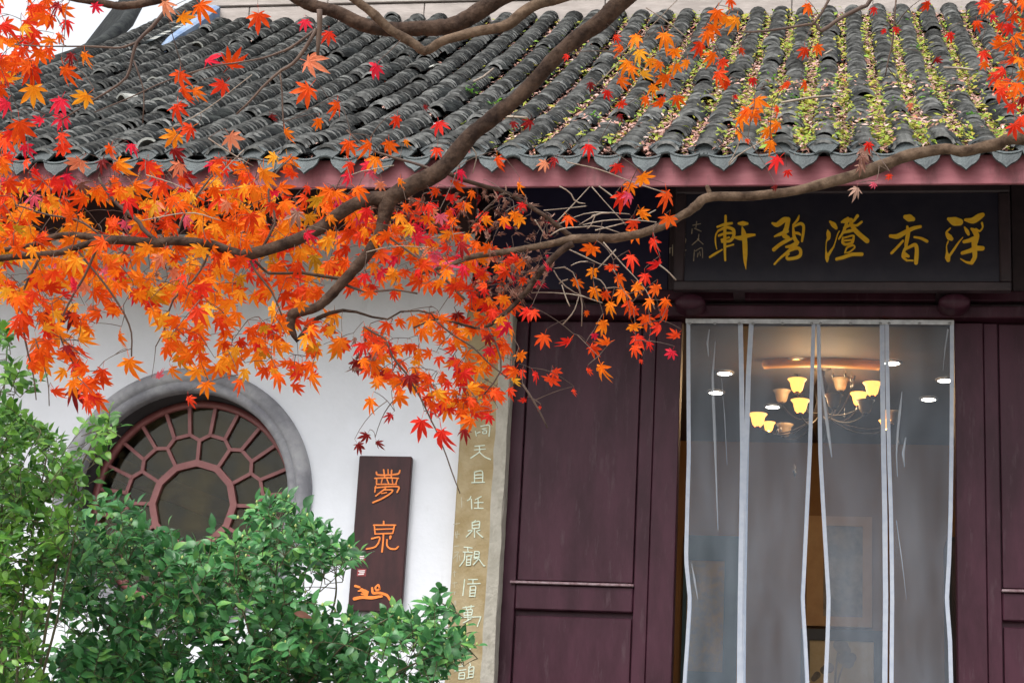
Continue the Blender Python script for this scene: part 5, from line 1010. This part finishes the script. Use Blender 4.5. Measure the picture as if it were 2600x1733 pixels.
# ================================================================== SHRUBS
def ovate(w, seed):
    r = random.Random(seed); V = []; F = []; ys_ = [0, .16, .36, .58, .8, 1.0]; ws = [.02, .62, 1.0, .92, .5, 0]; c = r.uniform(.1, .3); f = r.uniform(.12, .3)
    for y, q in zip(ys_, ws):
        z = -c*y*y; V += [(-w*q, y, z+f*w*q), (0, y, z-.0), (w*q, y, z+f*w*q)]
    for i in range(5):
        a, b_ = 3*i, 3*i+3; F += [(a, a+1, b_+1, b_), (a+1, a+2, b_+2, b_+1)]
    F[-2] = (12, 13, 16); F[-1] = (13, 14, 16); F[0] = (1, 4, 3); F[1] = (1, 5, 4)
    V = V[:15]+[(0, .8, 0)]+[(r.uniform(-.04, .04), 1.0, -c-.04)]
    return np.array(V), F
OV = [ovate(w, 70+i) for i, w in enumerate((.27, .23, .30, .25, .28, .26))]
def shrub(name, label, base, polys, nsp, zr, leafm, size, mk, gaps=(), mains=(), up=1.0, npl=(5, 9), buds=0, slen=(.10, .20), shoots=()):
    T = thing(name, label, 'shrub', base)
    lv = []; tips = []; stems = MB(); bd = MB()
    nodes = []
    for pts in mains:
        P = [np.array(base)+np.array([random.uniform(-.06, .06), random.uniform(-.06, .06), 0])]+[PD(a, b_, z) for a, b_, z in pts]
        Q = spline(P, 26); b = MB(); b.tube(Q, np.linspace(.010, .003, 26), 7, jitter=.06); b.build('stem', M['stem'], T); nodes += list(Q[6:])
    jobs = []
    tot = sum(w for _, w in polys)
    for poly, wt in polys:
        xs_ = [p[0] for p in poly]; ys_ = [p[1] for p in poly]; k = 0; t = 0; n = int(nsp*wt/tot)
        while k < n and t < n*60:
            t += 1; x, y = random.uniform(min(xs_), max(xs_)), random.uniform(min(ys_), max(ys_))
            if not inpoly(x, y, poly) or any(((x-g[0])/g[2])**2+((y-g[1])/g[3])**2 < random.uniform(.7, 1.1) for g in gaps): continue
            k += 1; z = random.uniform(*zr); o = PD(x, y, z)
            d = np.array([random.gauss(0, .55), random.gauss(-.35, .45), up*random.uniform(.25, 1.1)]); d /= np.linalg.norm(d); L = random.uniform(*slen)
            jobs.append((o-d*L*.6, d, L, z, random.randint(*npl)))
    for x, y, L, lean in shoots:
        z = random.uniform(zr[0], zr[0]*.6+zr[1]*.4); d = np.array([lean, -.15, 1.0]); d /= np.linalg.norm(d); jobs.append((PD(x, y, z)-d*L, d, L, z, 6))
    for o, d, L, z, m_ in jobs:
        if 1:
            tips.append(o); side = np.cross(d, [random.gauss(0, .2), -1, .2]); side /= np.linalg.norm(side)
            b0 = d*L; bend = np.array([0, 0, -.25*L])
            st = [o+d*L*s+bend*s*s for s in np.linspace(0, 1, 5)]; stems.tube(st, np.linspace(.0022, .0011, 5), 4, caps=False)
            for j in range(m_):
                s = (j+1)/m_; p = o+d*L*s+bend*s*s; sg = 1 if j % 2 else -1
                ld = d*random.uniform(.35, .8)*(1.6 if j == m_-1 else 1)+side*sg*random.uniform(.5, 1.1)*(.25 if j == m_-1 else 1)+np.array([random.gauss(0, .2), random.gauss(-.15, .25), random.gauss(-.1, .15)]); ld /= np.linalg.norm(ld)
                nn = np.array([random.gauss(0, .38), random.gauss(-.80, .38), .85]); nn = nn-ld*(nn@ld); nn /= np.linalg.norm(nn); sx = np.cross(ld, nn)
                s_ = random.uniform(*size)*(1 if s > .3 else .85); lv.append((p, sx*s_, ld*s_, nn*s_, random.randrange(6), z))
            if buds and random.random() < buds:
                p = st[-1]; bd.lathe([(.0006, .010), (.005, .005), (.0058, -.001), (.003, -.006)], p+np.array([random.gauss(0, .004), -.004, .004]), 6)
    order = sorted(range(len(lv)), key=lambda i: lv[i][5]-40*np.linalg.norm(lv[i][2])-(0 if PROJ(lv[i][0])[1] < 1725 and PROJ(lv[i][0])[0] > 5 else -50)); solo = set(order[:298])
    mm = []
    for V, F in OV:
        me = bpy.data.meshes.new(name+' leaf'); me.from_pydata(V.tolist(), [], F); me.materials.append(M[mk]); me.polygons.foreach_set('use_smooth', [True]*len(F)); me.update(); mm.append(me)
    vv, ff, nb = [], [], 0
    for i, (o, x, y, z, var, dz) in enumerate(lv):
        if i in solo: put('leaf', mm[var], T, o, x, y, z)
        else:
            V, F = OV[var]; vv.append(V@np.stack([x, y, z])+o); ff += [tuple(nb+j for j in f) for f in F]; nb += len(V)
    me = bpy.data.meshes.new(name+' foliage'); me.from_pydata(np.concatenate(vv).tolist(), [], ff); me.materials.append(M[mk]); me.polygons.foreach_set('use_smooth', [True]*len(ff)); me.update()
    o = link('foliage', me, T); o['kind'] = 'stuff'
    o = stems.build('shoots', M['stem'], T); o['kind'] = 'stuff'
    if nodes: connect(tips, nodes, .6, .0016, 'stem', T, sag=.05, name='side_branches')
    if bd.v: o = bd.build('buds', M['bud'], T); o['kind'] = 'stuff'
    return T
cb = PD(640, 2060, 8.7); cb[2] = 2.1
C1 = [(170, 1330), (215, 1290), (260, 1340), (330, 1310), (400, 1350), (440, 1390), (540, 1375), (610, 1350), (650, 1290), (700, 1250), (760, 1270), (800, 1330), (860, 1360), (890, 1400), (930, 1470), (985, 1540), (1030, 1560), (1080, 1580), (1130, 1570), (1170, 1600), (1190, 1640), (1130, 1690), (1110, 1760), (150, 1760), (170, 1600), (150, 1450)]
shrub('camellia_shrub', 'dense dark green camellia with glossy leaves in front of the round window', cb, [(C1, 900), ([(300, 1330), (340, 1270), (370, 1330)], 4), ([(250, 1280), (300, 1230), (330, 1300)], 6), ([(1060, 1560), (1110, 1480), (1150, 1530), (1120, 1600)], 10), ([(820, 1400), (850, 1330), (900, 1400), (930, 1470)], 10), ([(430, 1740), (1080, 1740), (1000, 1560), (600, 1480), (450, 1560)], 120), ([(-20, 1560), (430, 1540), (470, 1760), (-20, 1760)], 85)], 885, (8.2, 9.35), 'c', (.050, .076), 'camellia',
      gaps=[(868, 1488, 104, 78), (330, 1480, 40, 30), (620, 1560, 30, 24), (245, 1590, 48, 30), (500, 1655, 52, 40), (70, 1650, 30, 24), (960, 1660, 40, 40), (900, 1600, 26, 20), (420, 1610, 40, 26), (1045, 1660, 30, 40)],
      mains=[[(640, 1850, 8.7), (560, 1600, 8.75), (420, 1400, 8.8)], [(650, 1850, 8.7), (680, 1600, 8.6), (720, 1320, 8.7)], [(680, 1850, 8.6), (860, 1650, 8.5), (1000, 1560, 8.5)], [(620, 1850, 8.6), (420, 1700, 8.5), (220, 1500, 8.6)], [(700, 1880, 8.6), (980, 1720, 8.5), (1150, 1640, 8.5)], [(660, 1850, 8.5), (640, 1640, 8.4), (600, 1500, 8.5)], [(690, 1860, 8.8), (840, 1560, 9.0), (850, 1420, 9.0)]], shoots=[(290, 1235, .34, -.25), (345, 1262, .30, .05), (368, 1262, .26, .2), (432, 1300, .24, -.15), (545, 1312, .22, .1), (655, 1240, .26, -.1), (690, 1238, .3, .1), (735, 1215, .34, .25), (775, 1250, .28, .5), (800, 1290, .24, .6), (850, 1335, .3, .2), (1105, 1475, .34, .45), (1120, 1510, .3, .8), (1075, 1560, .3, .3), (1215, 1595, .3, 1.4), (1185, 1570, .28, 1.0), (240, 1300, .3, -.5), (600, 1345, .2, 0), (500, 1350, .2, -.2), (820, 1320, .26, .3)], buds=.36, slen=(.13, .26))
lb = PD(40, 2100, 8.0); lb[2] = 2.1
C2 = [(-60, 1010), (30, 1010), (60, 1060), (110, 1090), (150, 1120), (185, 1180), (195, 1260), (190, 1330), (150, 1420), (120, 1530), (90, 1640), (120, 1740), (-60, 1740)]
shrub('broadleaf_shrub', 'yellow green broadleaf shrub at the left edge beside the camellia', lb, [(C2, 420), ([(-30, 800), (30, 830), (60, 900), (40, 960), (-30, 960)], 16), ([(200, 1060), (290, 1040), (280, 1110), (210, 1120)], 7), ([(30, 900), (100, 930), (80, 990), (20, 1000)], 5), ([(230, 1120), (290, 1130), (280, 1160)], 3)], 350, (7.7, 8.7), 'b', (.044, .068), 'shrubleaf',
      gaps=[(150, 1480, 40, 50), (60, 1400, 30, 26), (40, 1560, 40, 24)], mains=[[(40, 1900, 8.0), (60, 1500, 8.1), (120, 1150, 8.2)], [(20, 1900, 8.0), (0, 1450, 8.1), (20, 1050, 8.2)], [(60, 1900, 8.0), (150, 1550, 8.0), (210, 1250, 8.1)], [(0, 1900, 8.0), (-10, 1300, 8.3), (20, 860, 8.4)], [(70, 1900, 8.0), (170, 1300, 8.1), (255, 1080, 8.1)]], up=.9, npl=(5, 10), shoots=[(20, 790, .34, .2), (50, 880, .3, .4), (45, 1020, .26, .3), (110, 1060, .24, .4), (215, 1040, .34, .5), (290, 1040, .32, .9), (255, 1090, .26, .8), (160, 1090, .24, .3), (270, 1170, .24, .9), (250, 1240, .2, 1.0)])
p = PD(768, 1556, 8.15); fl = MB(); V, F = OV[2]
fl.add([(p[0]+a*.085-.04+b_*.02, p[1]-c*.04-b_*.02, p[2]+b_*.045+c*.05-a*.015) for b_, a, c in V], F, 0, True); tag(fl.build('fallen_leaf', M['L_br']), 'single tan fallen leaf resting on top of the camellia', 'leaf')
